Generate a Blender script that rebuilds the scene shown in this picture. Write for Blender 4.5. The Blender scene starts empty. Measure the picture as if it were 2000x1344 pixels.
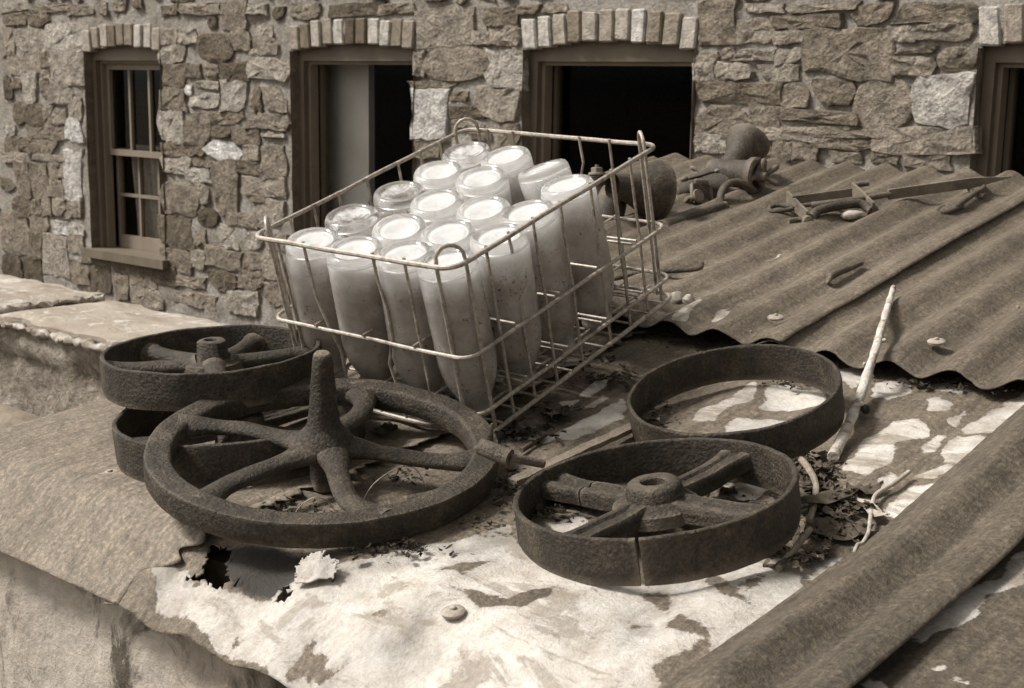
import bpy, bmesh, math, random
from mathutils import Vector, Matrix, noise
random.seed(7)
sc = bpy.context.scene
COL = sc.collection
rad = math.radians

# ------------------------------------------------------------------ camera
FPX, PITCH, HEAD, ROLL = 2700.0, 10.7, 41.0, 0.9
RM = (Matrix.Rotation(rad(HEAD), 3, 'Z') @ Matrix.Rotation(rad(90 - PITCH), 3, 'X') @ Matrix.Rotation(rad(ROLL), 3, 'Z'))
cam = bpy.data.cameras.new('camera')
cam.sensor_width = 36.0
cam.lens = 36.0 * FPX / 2000.0
cam.clip_start, cam.clip_end = 0.05, 500
cam.dof.use_dof = True
cam.dof.focus_distance = 1.62
cam.dof.aperture_fstop = 20
camo = bpy.data.objects.new('camera', cam)
COL.objects.link(camo)
camo.matrix_world = RM.to_4x4()
sc.camera = camo

# ------------------------------------------------------------------ light: overcast, soft sun from the upper left
SUN_EL, SUN_DIR = 50.0, Vector((-0.72, -0.58, 0)).normalized()
world = bpy.data.worlds.new('World')
sc.world = world
world.use_nodes = True
wn = world.node_tree
wn.nodes.clear()
sky = wn.nodes.new('ShaderNodeTexSky')
sky.sky_type = 'NISHITA'
sky.sun_disc = False
sky.sun_elevation = rad(SUN_EL)
sky.sun_rotation = math.atan2(SUN_DIR.x, SUN_DIR.y)
sky.dust_density = 4.0
sky.air_density = 1.0
bw = wn.nodes.new('ShaderNodeRGBToBW')
tint = wn.nodes.new('ShaderNodeMix')
tint.data_type = 'RGBA'
tint.blend_type = 'MULTIPLY'
tint.inputs[0].default_value = 1.0
tint.inputs[7].default_value = (1.02, 1.0, 0.95, 1)
bg = wn.nodes.new('ShaderNodeBackground')
bg.inputs[1].default_value = 0.056
wo = wn.nodes.new('ShaderNodeOutputWorld')
wn.links.new(sky.outputs[0], bw.inputs[0])
wn.links.new(bw.outputs[0], tint.inputs[6])
wn.links.new(tint.outputs[2], bg.inputs[0])
wn.links.new(bg.outputs[0], wo.inputs[0])
sun = bpy.data.lights.new('sun', 'SUN')
sun.energy = 1.5
sun.angle = rad(12)
sun.color = (1.0, 0.98, 0.94)
suno = bpy.data.objects.new('sun', sun)
COL.objects.link(suno)
sd = Vector((SUN_DIR.x * math.cos(rad(SUN_EL)), SUN_DIR.y * math.cos(rad(SUN_EL)), math.sin(rad(SUN_EL))))
suno.rotation_euler = sd.to_track_quat('Z', 'Y').to_euler()
sc.view_settings.view_transform = 'Standard'
sc.view_settings.look = 'None'
sc.view_settings.gamma = 1.0
sc.view_settings.exposure = 1.52

# ------------------------------------------------------------------ geometry helpers
def ray(x, y):
    return RM @ Vector(((x - 1000) / FPX, -(y - 672) / FPX, -1.0))
def hit(x, y, p, n):
    r = ray(x, y); p = Vector(p); n = Vector(n)
    return r * (p.dot(n) / r.dot(n))
def depth(x, y, d): return ray(x, y) * d
def onY(x, y, Y): return hit(x, y, (0, Y, 0), (0, 1, 0))
T11, T10, T6 = math.tan(rad(11)), math.tan(rad(10)), math.tan(rad(6))
Z0 = -0.452
def roof_z(Y):                       # lower course of the shed roof: gentle at the eave, steeper higher up
    if Y < 0.88: return Z0 - 0.38 * T6 - (0.88 - Y)
    return Z0 + (Y - 1.26) * (T11 if Y > 1.26 else T6)
LIPY = 1.65
LIPZ = Z0 + (LIPY - 1.26) * T11 + 0.027
def up_z(Y): return LIPZ + (Y - LIPY) * T10
def low(x, y, dz=0.0):
    r = ray(x, y)
    for a, b in ((0.6, 0.88), (0.88, 1.26), (1.26, 3.2)):
        A = Vector((0, a, roof_z(a) + dz)); B = Vector((0, b, roof_z(b) + dz))
        n = Vector((0, -(B.z - A.z), B.y - A.y))
        q = r * (A.dot(n) / r.dot(n))
        if a - 1e-4 <= q.y <= b + 1e-4: return q
    return q
def up(x, y, dz=0.0):
    return hit(x, y, (0, LIPY, LIPZ + dz), (0, -T10, 1))

def nz(v, s=1.0): return noise.noise(Vector(v) * s)
def fbm(v, s, o=3): return noise.fractal(Vector(v) * s, 1.0, 2.0, o)

def mk(name, verts, faces, mat, parent=None, smooth=True, loc=None):
    me = bpy.data.meshes.new(name)
    me.from_pydata([tuple(v) for v in verts], [], faces)
    me.validate()
    if smooth: me.shade_smooth()
    if mat: me.materials.append(mat)
    o = bpy.data.objects.new(name, me)
    COL.objects.link(o)
    if parent: o.parent = parent
    return o
def fixn(o):
    bm = bmesh.new(); bm.from_mesh(o.data); bmesh.ops.recalc_face_normals(bm, faces=bm.faces); bm.to_mesh(o.data); bm.free()
    return o
def empty(name, label, cat, loc=(0, 0, 0), group=None):
    o = bpy.data.objects.new(name, None)
    o.empty_display_size = 0.05
    COL.objects.link(o)
    o.location = loc
    o['label'] = label; o['category'] = cat
    if group: o['group'] = group
    return o
def tag(o, label, cat, group=None):
    o['label'] = label; o['category'] = cat
    if group: o['group'] = group
    return o
def local(root, pts): # world points -> coordinates of an unrotated parent
    return [Vector(p) - root.location for p in pts]

class MB:
    def __init__(s): s.v = []; s.f = []
    def add(s, v, f):
        k = len(s.v); s.v += [Vector(p) for p in v]; s.f += [[i + k for i in q] for q in f]; return s
    def box(s, c, d, M=None):
        c = Vector(c); v = []
        for z in (-1, 1):
            for y in (-1, 1):
                for x in (-1, 1):
                    p = Vector((x * d[0] / 2, y * d[1] / 2, z * d[2] / 2))
                    v.append(c + (M @ p if M else p))
        return s.add(v, [[0, 2, 3, 1], [4, 5, 7, 6], [0, 1, 5, 4], [2, 6, 7, 3], [0, 4, 6, 2], [1, 3, 7, 5]])
    def tube(s, pts, r, n=8, closed=False, cap=True, sq=1.0, upv=None):
        pts = [Vector(p) for p in pts]; m = len(pts)
        rr = r if isinstance(r, (list, tuple)) else [r] * m
        tang = []
        for i in range(m):
            a = pts[(i - 1) % m] if (closed or i > 0) else pts[i]
            b = pts[(i + 1) % m] if (closed or i < m - 1) else pts[i]
            tang.append((b - a).normalized())
        t0 = tang[0]
        ref = Vector(upv) if upv else (Vector((0, 0, 1)) if abs(t0.z) < .9 else Vector((1, 0, 0)))
        nn = (ref - t0 * ref.dot(t0)).normalized()
        vs = []
        for i in range(m):
            t = tang[i]
            nn = (nn - t * nn.dot(t)).normalized()
            bb = t.cross(nn)
            for k in range(n):
                a = 2 * math.pi * k / n
                vs.append(pts[i] + nn * (math.cos(a) * rr[i] * sq) + bb * (math.sin(a) * rr[i]))
        fs = []
        for i in range(m if closed else m - 1):
            j = (i + 1) % m
            for k in range(n):
                l = (k + 1) % n
                fs.append([i * n + k, i * n + l, j * n + l, j * n + k])
        if cap and not closed:
            fs.append(list(range(n))[::-1]); fs.append([(m - 1) * n + k for k in range(n)])
        return s.add(vs, fs)
    def lathe(s, prof, M, n=32, closed=False, a0=0.0, a1=2 * math.pi, caps=False):
        full = abs(a1 - a0 - 2 * math.pi) < 1e-6
        m = len(prof); vs = []; fs = []
        cnt = n if full else n + 1
        for k in range(cnt):
            a = a0 + (a1 - a0) * k / n
            for r, z in prof:
                vs.append(M @ Vector((r * math.cos(a), r * math.sin(a), z)))
        for k in range(n):
            l = (k + 1) % cnt
            for i in range(m if closed else m - 1):
                j = (i + 1) % m
                fs.append([k * m + i, l * m + i, l * m + j, k * m + j])
        if caps and not full:
            fs.append(list(range(m))); fs.append([(cnt - 1) * m + i for i in range(m)][::-1])
        return s.add(vs, fs)
    def rough(s, amp, freq, amp2=0, freq2=1, seed=0):
        off = Vector((seed * 3.1, seed * 1.7, seed * 2.3))
        for i, p in enumerate(s.v):
            d = noise.noise_vector(p * freq + off) * amp
            if amp2: d += noise.noise_vector(p * freq2 + off) * amp2
            s.v[i] = p + d
        return s
    def build(s, name, mat, parent=None, smooth=True):
        o = mk(name, s.v, s.f, mat, parent, smooth)
        fixn(o)
        if smooth: o.data.set_sharp_from_angle(angle=rad(42))
        return o
def frame(c, n, ref=(0, 1, 0)):       # 4x4 with z along n
    n = Vector(n).normalized(); ref = Vector(ref)
    x = ref.cross(n).normalized() if abs(ref.dot(n)) < .95 else Vector((1, 0, 0)).cross(n).normalized()
    y = n.cross(x)
    return Matrix.Translation(Vector(c)) @ Matrix((x, y, n)).transposed().to_4x4()
def smoothpath(pts, sub=6):
    pts = [Vector(p) for p in pts]; out = []
    for i in range(len(pts) - 1):
        p0 = pts[max(i - 1, 0)]; p1 = pts[i]; p2 = pts[i + 1]; p3 = pts[min(i + 2, len(pts) - 1)]
        for k in range(sub):
            t = k / sub
            out.append(.5 * ((2 * p1) + (p2 - p0) * t + (2 * p0 - 5 * p1 + 4 * p2 - p3) * t * t + (3 * p1 - p0 - 3 * p2 + p3) * t ** 3))
    out.append(pts[-1]); return out

# ------------------------------------------------------------------ materials (the photograph is sepia, so are the colours)
def S(v):
    k = math.exp(-(v / .48) ** 1.5) * min(1.0, .70 + 3 * v)
    return (min(1, v * (1 + .29 * k)), v, v * (1 - .31 * k), 1)
class NT:
    def __init__(s, name):
        s.m = bpy.data.materials.new(name); s.m.use_nodes = True
        s.t = s.m.node_tree; s.t.nodes.clear()
        s.out = s.n('ShaderNodeOutputMaterial'); s.tc = s.n('ShaderNodeTexCoord')
    def n(s, ty, **kw):
        x = s.t.nodes.new(ty)
        for k, v in kw.items(): setattr(x, k, v)
        return x
    def l(s, a, b): s.t.links.new(a, b)
    def noise(s, scale, detail=4, rough=.6, vec=None, dist=0.0):
        x = s.n('ShaderNodeTexNoise'); x.inputs['Scale'].default_value = scale; x.inputs['Detail'].default_value = detail
        x.inputs['Roughness'].default_value = rough; x.inputs['Distortion'].default_value = dist
        s.l(vec if vec else s.tc.outputs['Object'], x.inputs['Vector']); return x.outputs['Fac']
    def map(s, sc_=(1, 1, 1), src='Object'):
        x = s.n('ShaderNodeMapping'); x.inputs['Scale'].default_value = sc_; s.l(s.tc.outputs[src], x.inputs[0]); return x.outputs[0]
    def ramp(s, fac, stops, ip='LINEAR'):
        x = s.n('ShaderNodeValToRGB'); x.color_ramp.interpolation = ip
        e = x.color_ramp.elements
        while len(e) < len(stops): e.new(0.5)
        for i, (p, c) in enumerate(stops):
            e[i].position = p; e[i].color = c if isinstance(c, tuple) else (c, c, c, 1)
        s.l(fac, x.inputs[0]); return x.outputs[0]
    def mix(s, fac, a, b, mode='MIX'):
        x = s.n('ShaderNodeMix', data_type='RGBA', blend_type=mode)
        for i, v in ((0, fac), (6, a), (7, b)):
            if hasattr(v, 'node'): s.l(v, x.inputs[i])
            else: x.inputs[i].default_value = v
        return x.outputs[2]
    def math(s, op, a, b=0.0, clamp=False):
        x = s.n('ShaderNodeMath', operation=op); x.use_clamp = clamp
        for i, v in ((0, a), (1, b)):
            if hasattr(v, 'node'): s.l(v, x.inputs[i])
            else: x.inputs[i].default_value = v
        return x.outputs[0]
    def bump(s, h, strength=.5, dist=.002, prev=None):
        x = s.n('ShaderNodeBump'); x.inputs['Strength'].default_value = strength; x.inputs['Distance'].default_value = dist
        s.l(h, x.inputs['Height'])
        if prev: s.l(prev, x.inputs['Normal'])
        return x.outputs[0]
    def bsdf(s, col, rough=.8, normal=None, spec=.3, metal=0.0):
        x = s.n('ShaderNodeBsdfPrincipled')
        for k, v in (('Base Color', col), ('Roughness', rough), ('Specular IOR Level', spec), ('Metallic', metal)):
            if hasattr(v, 'node'): s.l(v, x.inputs[k])
            else: x.inputs[k].default_value = v
        if normal: s.l(normal, x.inputs['Normal'])
        return x
    def done(s, sh):
        s.l(sh.outputs[0] if hasattr(sh, 'outputs') else sh, s.out.inputs[0]); return s.m

def m_stone():
    t = NT('rubble stone'); oi = t.n('ShaderNodeObjectInfo')
    off = t.n('ShaderNodeVectorMath', operation='ADD'); t.l(t.tc.outputs['Object'], off.inputs[0])
    mul = t.n('ShaderNodeVectorMath', operation='SCALE'); t.l(oi.outputs['Random'], mul.inputs['Scale']); mul.inputs[0].default_value = (37, 19, 53); t.l(mul.outputs[0], off.inputs[1])
    v = off.outputs[0]
    a = t.noise(14, 6, .65, v); b = t.noise(70, 5, .7, v); c = t.noise(5, 3, .5, v)
    col = t.mix(1.0, oi.outputs['Color'], t.ramp(a, [(.25, .45), (.5, .95), (.75, 1.45)]), 'MULTIPLY')
    col = t.mix(1.0, col, t.ramp(b, [(.3, .55), (.7, 1.4)]), 'MULTIPLY')
    col = t.mix(t.ramp(t.noise(22, 4, .7, v, .6), [(.62, 0.0), (.72, .55)]), col, S(.42))
    h = t.math('ADD', t.math('MULTIPLY', a, 1.6), t.math('MULTIPLY', b, .6))
    return t.done(t.bsdf(col, .92, t.bump(h, 1.0, .034), .15))
def m_mortar():
    t = NT('lime mortar')
    a = t.noise(6, 5, .6); b = t.noise(60, 5, .75); c = t.noise(180, 3, .7)
    col = t.ramp(a, [(.25, S(.28)), (.5, S(.44)), (.75, S(.58))])
    col = t.mix(1.0, col, t.ramp(b, [(.3, .55), (.65, 1.25)]), 'MULTIPLY')
    h = t.math('ADD', b, t.math('MULTIPLY', c, .4))
    return t.done(t.bsdf(col, .95, t.bump(h, 1.0, .035), .1))
def m_paint(name, v, wear=.5):
    t = NT(name)
    a = t.noise(9, 5, .6, t.map((1, 1, .35))); b = t.noise(90, 3)
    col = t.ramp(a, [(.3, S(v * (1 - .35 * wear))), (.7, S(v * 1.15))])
    return t.done(t.bsdf(col, .6, t.bump(b, .2, .003), .3))
def m_iron(name='rusted cast iron', k=1.0, bs=.60):
    t = NT(name)
    a = t.noise(18, 6, .72, None, .5); b = t.noise(260, 4, .75); c = t.noise(600, 2, .6)
    vo = t.n('ShaderNodeTexVoronoi'); vo.inputs['Scale'].default_value = 240; t.l(t.tc.outputs['Object'], vo.inputs[0])
    col = t.ramp(a, [(.25, S(.016 * k)), (.5, S(.036 * k)), (.78, S(.095 * k))])
    col = t.mix(1.0, col, t.ramp(b, [(.3, .45), (.5, 1.0), (.70, 1.9)]), 'MULTIPLY')
    col = t.mix(t.ramp(t.noise(55, 5, .7), [(.64, 0.0), (.74, .40)]), col, S(.15))
    col = t.mix(1.0, col, (1.03, 1.0, .95, 1), 'MULTIPLY')
    ge = t.n('ShaderNodeNewGeometry')
    wear = t.math('MULTIPLY', t.math('DIVIDE', t.math('SUBTRACT', ge.outputs['Pointiness'], .53), .08, True), t.ramp(a, [(.3, .35), (.6, .9)]))
    col = t.mix(wear, col, S(.20))
    h = t.math('ADD', t.math('MULTIPLY', b, 1.2), t.math('MULTIPLY', vo.outputs['Distance'], .5))
    n = t.bump(h, bs, .0045); n = t.bump(t.noise(38, 5, .7), bs * .7, .007, n); n = t.bump(c, .35, .0012, n)
    return t.done(t.bsdf(col, .62, n, .30))
def m_sheet(name, v, bare=.62, stain=1.0):
    t = NT(name)
    a = t.noise(3.2, 5, .55, t.map((1, .45, 1))); b = t.noise(165, 4, .8); c = t.noise(28, 5, .7); d = t.noise(620, 2)
    f = t.noise(110, 4, .7, t.map((1.2, .07, .3)))
    col = t.ramp(a, [(.25, S(v * .62)), (.5, S(v)), (.75, S(v * 1.4))])
    col = t.mix(stain, col, t.ramp(c, [(.28, .72), (.55, 1.0), (.75, 1.2)]), 'MULTIPLY')
    col = t.mix(.8, col, t.ramp(f, [(.3, .62), (.7, 1.35)]), 'MULTIPLY')
    col = t.mix(1.0, col, t.ramp(b, [(.3, .50), (.52, 1.0), (.72, 1.75)]), 'MULTIPLY')
    at = t.n('ShaderNodeAttribute', attribute_name='bare')
    e = t.math('ADD', at.outputs['Fac'], t.math('MULTIPLY', t.math('SUBTRACT', t.noise(48, 6, .7), .5), .24))
    e = t.math('ADD', e, t.math('MULTIPLY', t.math('SUBTRACT', b, .5), .16))
    msk = t.ramp(e, [(.455, 0.0), (.50, .80), (.66, 1.0)])
    bc = t.ramp(t.noise(26, 5, .65), [(.25, S(bare * .66)), (.5, S(bare)), (.75, S(min(.85, bare * 1.22)))])
    bc = t.mix(1.0, bc, t.ramp(t.noise(7, 6, .6, t.map((1, .6, 1)), .4), [(.34, .50), (.44, .84), (.60, 1.12)]), 'MULTIPLY')
    bc = t.mix(t.ramp(t.noise(17, 6, .68, t.map((.42, 1.0, 1)), .7), [(.55, 0.0), (.60, .62)]), bc, S(.20))
    bc = t.mix(1.0, bc, t.ramp(b, [(.3, .8), (.7, 1.12)]), 'MULTIPLY')
    col = t.mix(msk, col, bc)
    ad = t.n('ShaderNodeAttribute', attribute_name='grime')
    ge = t.math('ADD', ad.outputs['Fac'], t.math('MULTIPLY', t.math('SUBTRACT', t.noise(40, 5, .75), .5), .5))
    col = t.mix(t.ramp(ge, [(.40, 0.0), (.56, .95)]), col, S(.022))
    n = t.bump(c, .40, .007); n = t.bump(b, .75, .0030, n); n = t.bump(d, .25, .0006, n)
    return t.done(t.bsdf(col, .66, n, .32))
def m_wire():
    t = NT('galvanised wire'); b = t.noise(160, 4, .7); a = t.noise(30, 4, .6)
    col = t.ramp(b, [(.3, S(.20)), (.5, S(.34)), (.68, S(.48))])
    col = t.mix(t.ramp(a, [(.55, 0.0), (.66, .75)]), col, S(.11))
    return t.done(t.bsdf(col, .5, t.bump(b, .5, .001), .5, .15))
def m_glass(name, dust, z0=.168, zw=.034):
    t = NT(name); oi = t.n('ShaderNodeObjectInfo')
    off = t.n('ShaderNodeVectorMath', operation='ADD'); t.l(t.tc.outputs['Object'], off.inputs[0])
    mul = t.n('ShaderNodeVectorMath', operation='SCALE'); t.l(oi.outputs['Random'], mul.inputs['Scale']); mul.inputs[0].default_value = (7, 11, 5); t.l(mul.outputs[0], off.inputs[1])
    v = off.outputs[0]
    g = t.n('ShaderNodeBsdfPrincipled'); g.inputs['Base Color'].default_value = S(.95); g.inputs['Transmission Weight'].default_value = 1.0
    g.inputs['Roughness'].default_value = .06; g.inputs['IOR'].default_value = 1.5
    a = t.noise(30, 5, .7, v); sp = t.noise(210, 3, .7, v); st = t.noise(26, 4, .7, v)
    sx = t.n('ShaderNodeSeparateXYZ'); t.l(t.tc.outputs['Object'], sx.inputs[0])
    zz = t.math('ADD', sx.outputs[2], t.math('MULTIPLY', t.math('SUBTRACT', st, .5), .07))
    fz = t.math('DIVIDE', t.math('SUBTRACT', zz, z0), zw, True)        # whitens towards the upturned base: glow of the glass put into the colour
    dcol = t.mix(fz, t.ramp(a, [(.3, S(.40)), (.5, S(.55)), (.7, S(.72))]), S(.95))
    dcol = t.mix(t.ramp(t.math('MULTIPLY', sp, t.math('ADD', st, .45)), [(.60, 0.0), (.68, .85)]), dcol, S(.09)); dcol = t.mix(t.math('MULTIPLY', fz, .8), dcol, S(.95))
    df = t.bsdf(dcol, .22, None, .6)
    tr = t.n('ShaderNodeBsdfTranslucent'); t.l(dcol, tr.inputs[0])
    ms = t.n('ShaderNodeMixShader'); ms.inputs[0].default_value = .42; t.l(df.outputs[0], ms.inputs[1]); t.l(tr.outputs[0], ms.inputs[2])
    m2 = t.n('ShaderNodeMixShader')
    d1 = t.ramp(t.noise(12, 4, .6, v), [(.3, max(0, dust - .12)), (.7, min(1, dust + .12))])
    d2 = t.ramp(t.noise(45, 4, .6, v), [(.3, .58), (.7, .90)])
    rr = t.math('POWER', t.math('ADD', t.math('MULTIPLY', sx.outputs[0], sx.outputs[0]), t.math('MULTIPLY', sx.outputs[1], sx.outputs[1])), .5)
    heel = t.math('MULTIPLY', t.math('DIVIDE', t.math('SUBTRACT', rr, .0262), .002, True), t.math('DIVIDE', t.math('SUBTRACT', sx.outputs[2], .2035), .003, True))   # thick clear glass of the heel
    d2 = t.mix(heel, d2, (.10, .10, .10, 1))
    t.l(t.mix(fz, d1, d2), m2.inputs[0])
    t.l(g.outputs[0], m2.inputs[1]); t.l(ms.outputs[0], m2.inputs[2])
    return t.done(m2)
def m_pane(name='window pane', ior=1.18):
    t = NT(name)
    g = t.n('ShaderNodeBsdfGlossy'); g.inputs[0].default_value = (.9, .9, .9, 1); g.inputs[1].default_value = .02
    p = t.n('ShaderNodeBsdfTransparent'); p.inputs[0].default_value = (.8, .79, .76, 1)
    fr = t.n('ShaderNodeFresnel'); fr.inputs[0].default_value = ior
    m = t.n('ShaderNodeMixShader'); t.l(fr.outputs[0], m.inputs[0]); t.l(p.outputs[0], m.inputs[1]); t.l(g.outputs[0], m.inputs[2])
    return t.done(m)
def m_render():
    t = NT('flaking limewash')
    v = t.map((1, 1, .45))
    a = t.noise(4.5, 6, .65, v, .5); b = t.noise(40, 5, .7); c = t.noise(7, 6, .72, t.map((1.1, 1.1, .55)), .8)
    col = t.ramp(a, [(.3, S(.22)), (.5, S(.38)), (.75, S(.52))])
    col = t.mix(t.ramp(c, [(.49, 0.0), (.60, .9)]), col, S(.05))
    col = t.mix(1.0, col, t.ramp(b, [(.3, .8), (.7, 1.15)]), 'MULTIPLY')
    return t.done(t.bsdf(col, .9, t.bump(t.math('ADD', t.math('MULTIPLY', a, 1.5), b), .6, .008), .15))
def m_lowwall():
    t = NT('mossy old render')
    a = t.noise(7, 7, .72, None, .8); b = t.noise(45, 5, .75); c = t.noise(16, 6, .7, None, 1.0)
    col = t.ramp(a, [(.28, S(.06)), (.42, S(.22)), (.6, S(.38)), (.78, S(.62))])
    col = t.mix(t.ramp(c, [(.5, 0.0), (.62, .7)]), col, S(.42))
    col = t.mix(1.0, col, t.ramp(b, [(.3, .65), (.7, 1.25)]), 'MULTIPLY')
    return t.done(t.bsdf(col, .95, t.bump(t.math('ADD', t.math('MULTIPLY', a, 1.4), b), .9, .03), .1))
def m_flag():
    t = NT('flagstone coping')
    a = t.noise(6, 6, .65, t.map((.5, 1.5, 1)), .5); b = t.noise(70, 5, .7); c = t.noise(11, 6, .7, None, .8)
    col = t.ramp(a, [(.3, S(.20)), (.5, S(.30)), (.75, S(.40))])
    col = t.mix(t.ramp(c, [(.55, 0.0), (.64, .75)]), col, S(.55))
    return t.done(t.bsdf(col, .9, t.bump(t.math('ADD', a, t.math('MULTIPLY', b, .5)), .7, .02), .15))
def m_bark():
    t = NT('peeling bark')
    a = t.noise(32, 6, .75, None, .2); b = t.noise(200, 4)
    col = t.ramp(a, [(.36, S(.12)), (.42, S(.34)), (.55, S(.52)), (.68, S(.66))])
    return t.done(t.bsdf(col, .85, t.bump(t.math('ADD', a, b), .8, .003), .2))
def m_plain(name, v, rough=.85, sc_=40, var=.4):
    t = NT(name); a = t.noise(sc_, 5, .7)
    col = t.ramp(a, [(.3, S(v * (1 - var))), (.7, S(v * (1 + var)))])
    return t.done(t.bsdf(col, rough, t.bump(a, .5, .004), .2))
def m_brick():
    t = NT('lintel brick'); oi = t.n('ShaderNodeObjectInfo')
    off = t.n('ShaderNodeVectorMath', operation='ADD'); t.l(t.tc.outputs['Object'], off.inputs[0])
    mul = t.n('ShaderNodeVectorMath', operation='SCALE'); t.l(oi.outputs['Random'], mul.inputs['Scale']); mul.inputs[0].default_value = (17, 29, 13); t.l(mul.outputs[0], off.inputs[1])
    a = t.noise(25, 6, .7, off.outputs[0], .6); b = t.noise(110, 4, .7, off.outputs[0])
    col = t.mix(1.0, oi.outputs['Color'], t.ramp(a, [(.25, .35), (.5, .95), (.75, 1.4)]), 'MULTIPLY')
    return t.done(t.bsdf(col, .92, t.bump(t.math('ADD', a, b), .8, .012), .12))
def m_ground():
    t = NT('yard ground'); a = t.noise(.8, 6, .6); b = t.noise(14, 5, .7)
    col = t.ramp(a, [(.3, S(.07)), (.7, S(.13))])
    col = t.mix(1.0, col, t.ramp(b, [(.3, .6), (.7, 1.3)]), 'MULTIPLY')
    return t.done(t.bsdf(col, .95, t.bump(b, .8, .03), .1))
M_STONE, M_MORTAR, M_BRICK = m_stone(), m_mortar(), m_brick()
M_FRAME = m_paint('window frame paint', .12); M_SASH = m_paint('sash paint', .19)
M_IRON = m_iron(); M_IRON2 = m_iron('dusty tinned iron', 1.25, .2); M_WIRE = m_wire()
M_SH_L = m_sheet('weathered roof sheet', .165); M_SH_M = m_sheet('worn painted sheet', .125, .49); M_SH_R = m_sheet('dark roof sheet', .085, .5)
M_SH_U = m_sheet('rusted corrugated sheet', .108, .4)
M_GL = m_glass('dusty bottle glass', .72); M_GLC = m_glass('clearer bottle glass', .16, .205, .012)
M_PANE = m_pane(); M_PANE1 = m_pane('dusty sash pane', 1.45); M_RENDER = m_render(); M_LOWW = m_lowwall(); M_FLAG = m_flag(); M_BARK = m_bark(); M_GROUND = m_ground()
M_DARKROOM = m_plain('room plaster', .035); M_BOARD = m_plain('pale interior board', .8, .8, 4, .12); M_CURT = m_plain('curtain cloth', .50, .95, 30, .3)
M_LEAF = m_plain('dead leaf', .065, .8, 60, .6); M_DIRT = m_plain('leaf mould', .035, .95, 90, .6); M_TWIG = m_plain('dry twig', .34, .85, 90, .4)
M_TWIGD = m_plain('dark twig', .20, .85, 90, .4); M_ZINC = m_plain('dull washer metal', .30, .55, 120, .35); M_WHITE = m_plain('pale lichened stone', .36, .9, 120, .35)
M_PRINT = m_plain('white bottle print', .92, .7, 60, .1)
def m_whitel():
    t = NT('lichened mortar'); a = t.noise(14, 6, .7, None, .6); b = t.noise(60, 5, .7)
    col = t.ramp(a, [(.36, S(.14)), (.5, S(.32)), (.66, S(.60))])
    return t.done(t.bsdf(col, .95, t.bump(b, .9, .015), .1))
M_WHITEL = m_whitel()
M_TIMBER = m_plain('grey weathered timber', .17, .85, 22, .4)

# ------------------------------------------------------------------ ground
g = mk('ground', [(-150, -150, -1.95), (150, -150, -1.95), (150, 150, -1.95), (-150, 150, -1.95)], [[0, 1, 2, 3]], M_GROUND)
g['kind'] = 'structure'

# ------------------------------------------------------------------ the stone building
YW = 4.5
bld = empty('stone_building', 'rubble stone house wall with four brick-headed sash windows behind the shed', 'building', (0, YW, -1.95))
BL = bld.location
OPEN = [(-7.20, -6.46, -1.0), (-5.37, -4.52, -1.0), (-3.866, -3.008, -1.0), (-1.897, -1.04, -1.0)]   # x0, x1, sill
TOPZ, RISE = 0.135, 0.035
def arch(x, x0, x1):
    u = (x - (x0 + x1) / 2) / ((x1 - x0) / 2)
    return TOPZ + RISE * (1 - u * u)
def in_open(x, z, pad=0.0):
    for x0, x1, sb in OPEN:
        if x0 - pad < x < x1 + pad and sb - pad < z < TOPZ + RISE + pad: return True
    return False
# mortar bed, a real displaced surface with holes for the openings
xs = set(); x = -9.6
while x < 0.9: xs.add(round(x, 4)); x += 0.03
for o in OPEN: xs.add(o[0]); xs.add(o[1])
xs = sorted(xs)
zs = set(); z = -1.95
while z < 0.9: zs.add(round(z, 4)); z += 0.03
zs.add(-1.0); zs.add(TOPZ); zs.add(TOPZ + RISE * .6); zs = sorted(zs)
verts, idx, faces = [], {}, []
def gv(i, j):
    if (i, j) not in idx:
        X, Z = xs[i], zs[j]
        d = .012 * fbm((X, 0, Z), 7) + .009 * nz((X, 3, Z), 24)
        idx[(i, j)] = len(verts); verts.append(Vector((X, -d + .006, Z - BL.z)))
    return idx[(i, j)]
for i in range(len(xs) - 1):
    for j in range(len(zs) - 1):
        cx, cz = (xs[i] + xs[i + 1]) / 2, (zs[j] + zs[j + 1]) / 2
        skip = False
        for x0, x1, sb in OPEN:
            if x0 < cx < x1 and sb < cz < arch(cx, x0, x1) + .005: skip = True
        if not skip: faces.append([gv(i, j), gv(i + 1, j), gv(i + 1, j + 1), gv(i, j + 1)])
wall = mk('wall', verts, faces, M_MORTAR, bld)
wall['label'] = 'pale lime mortar bed of the rubble wall'

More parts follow.
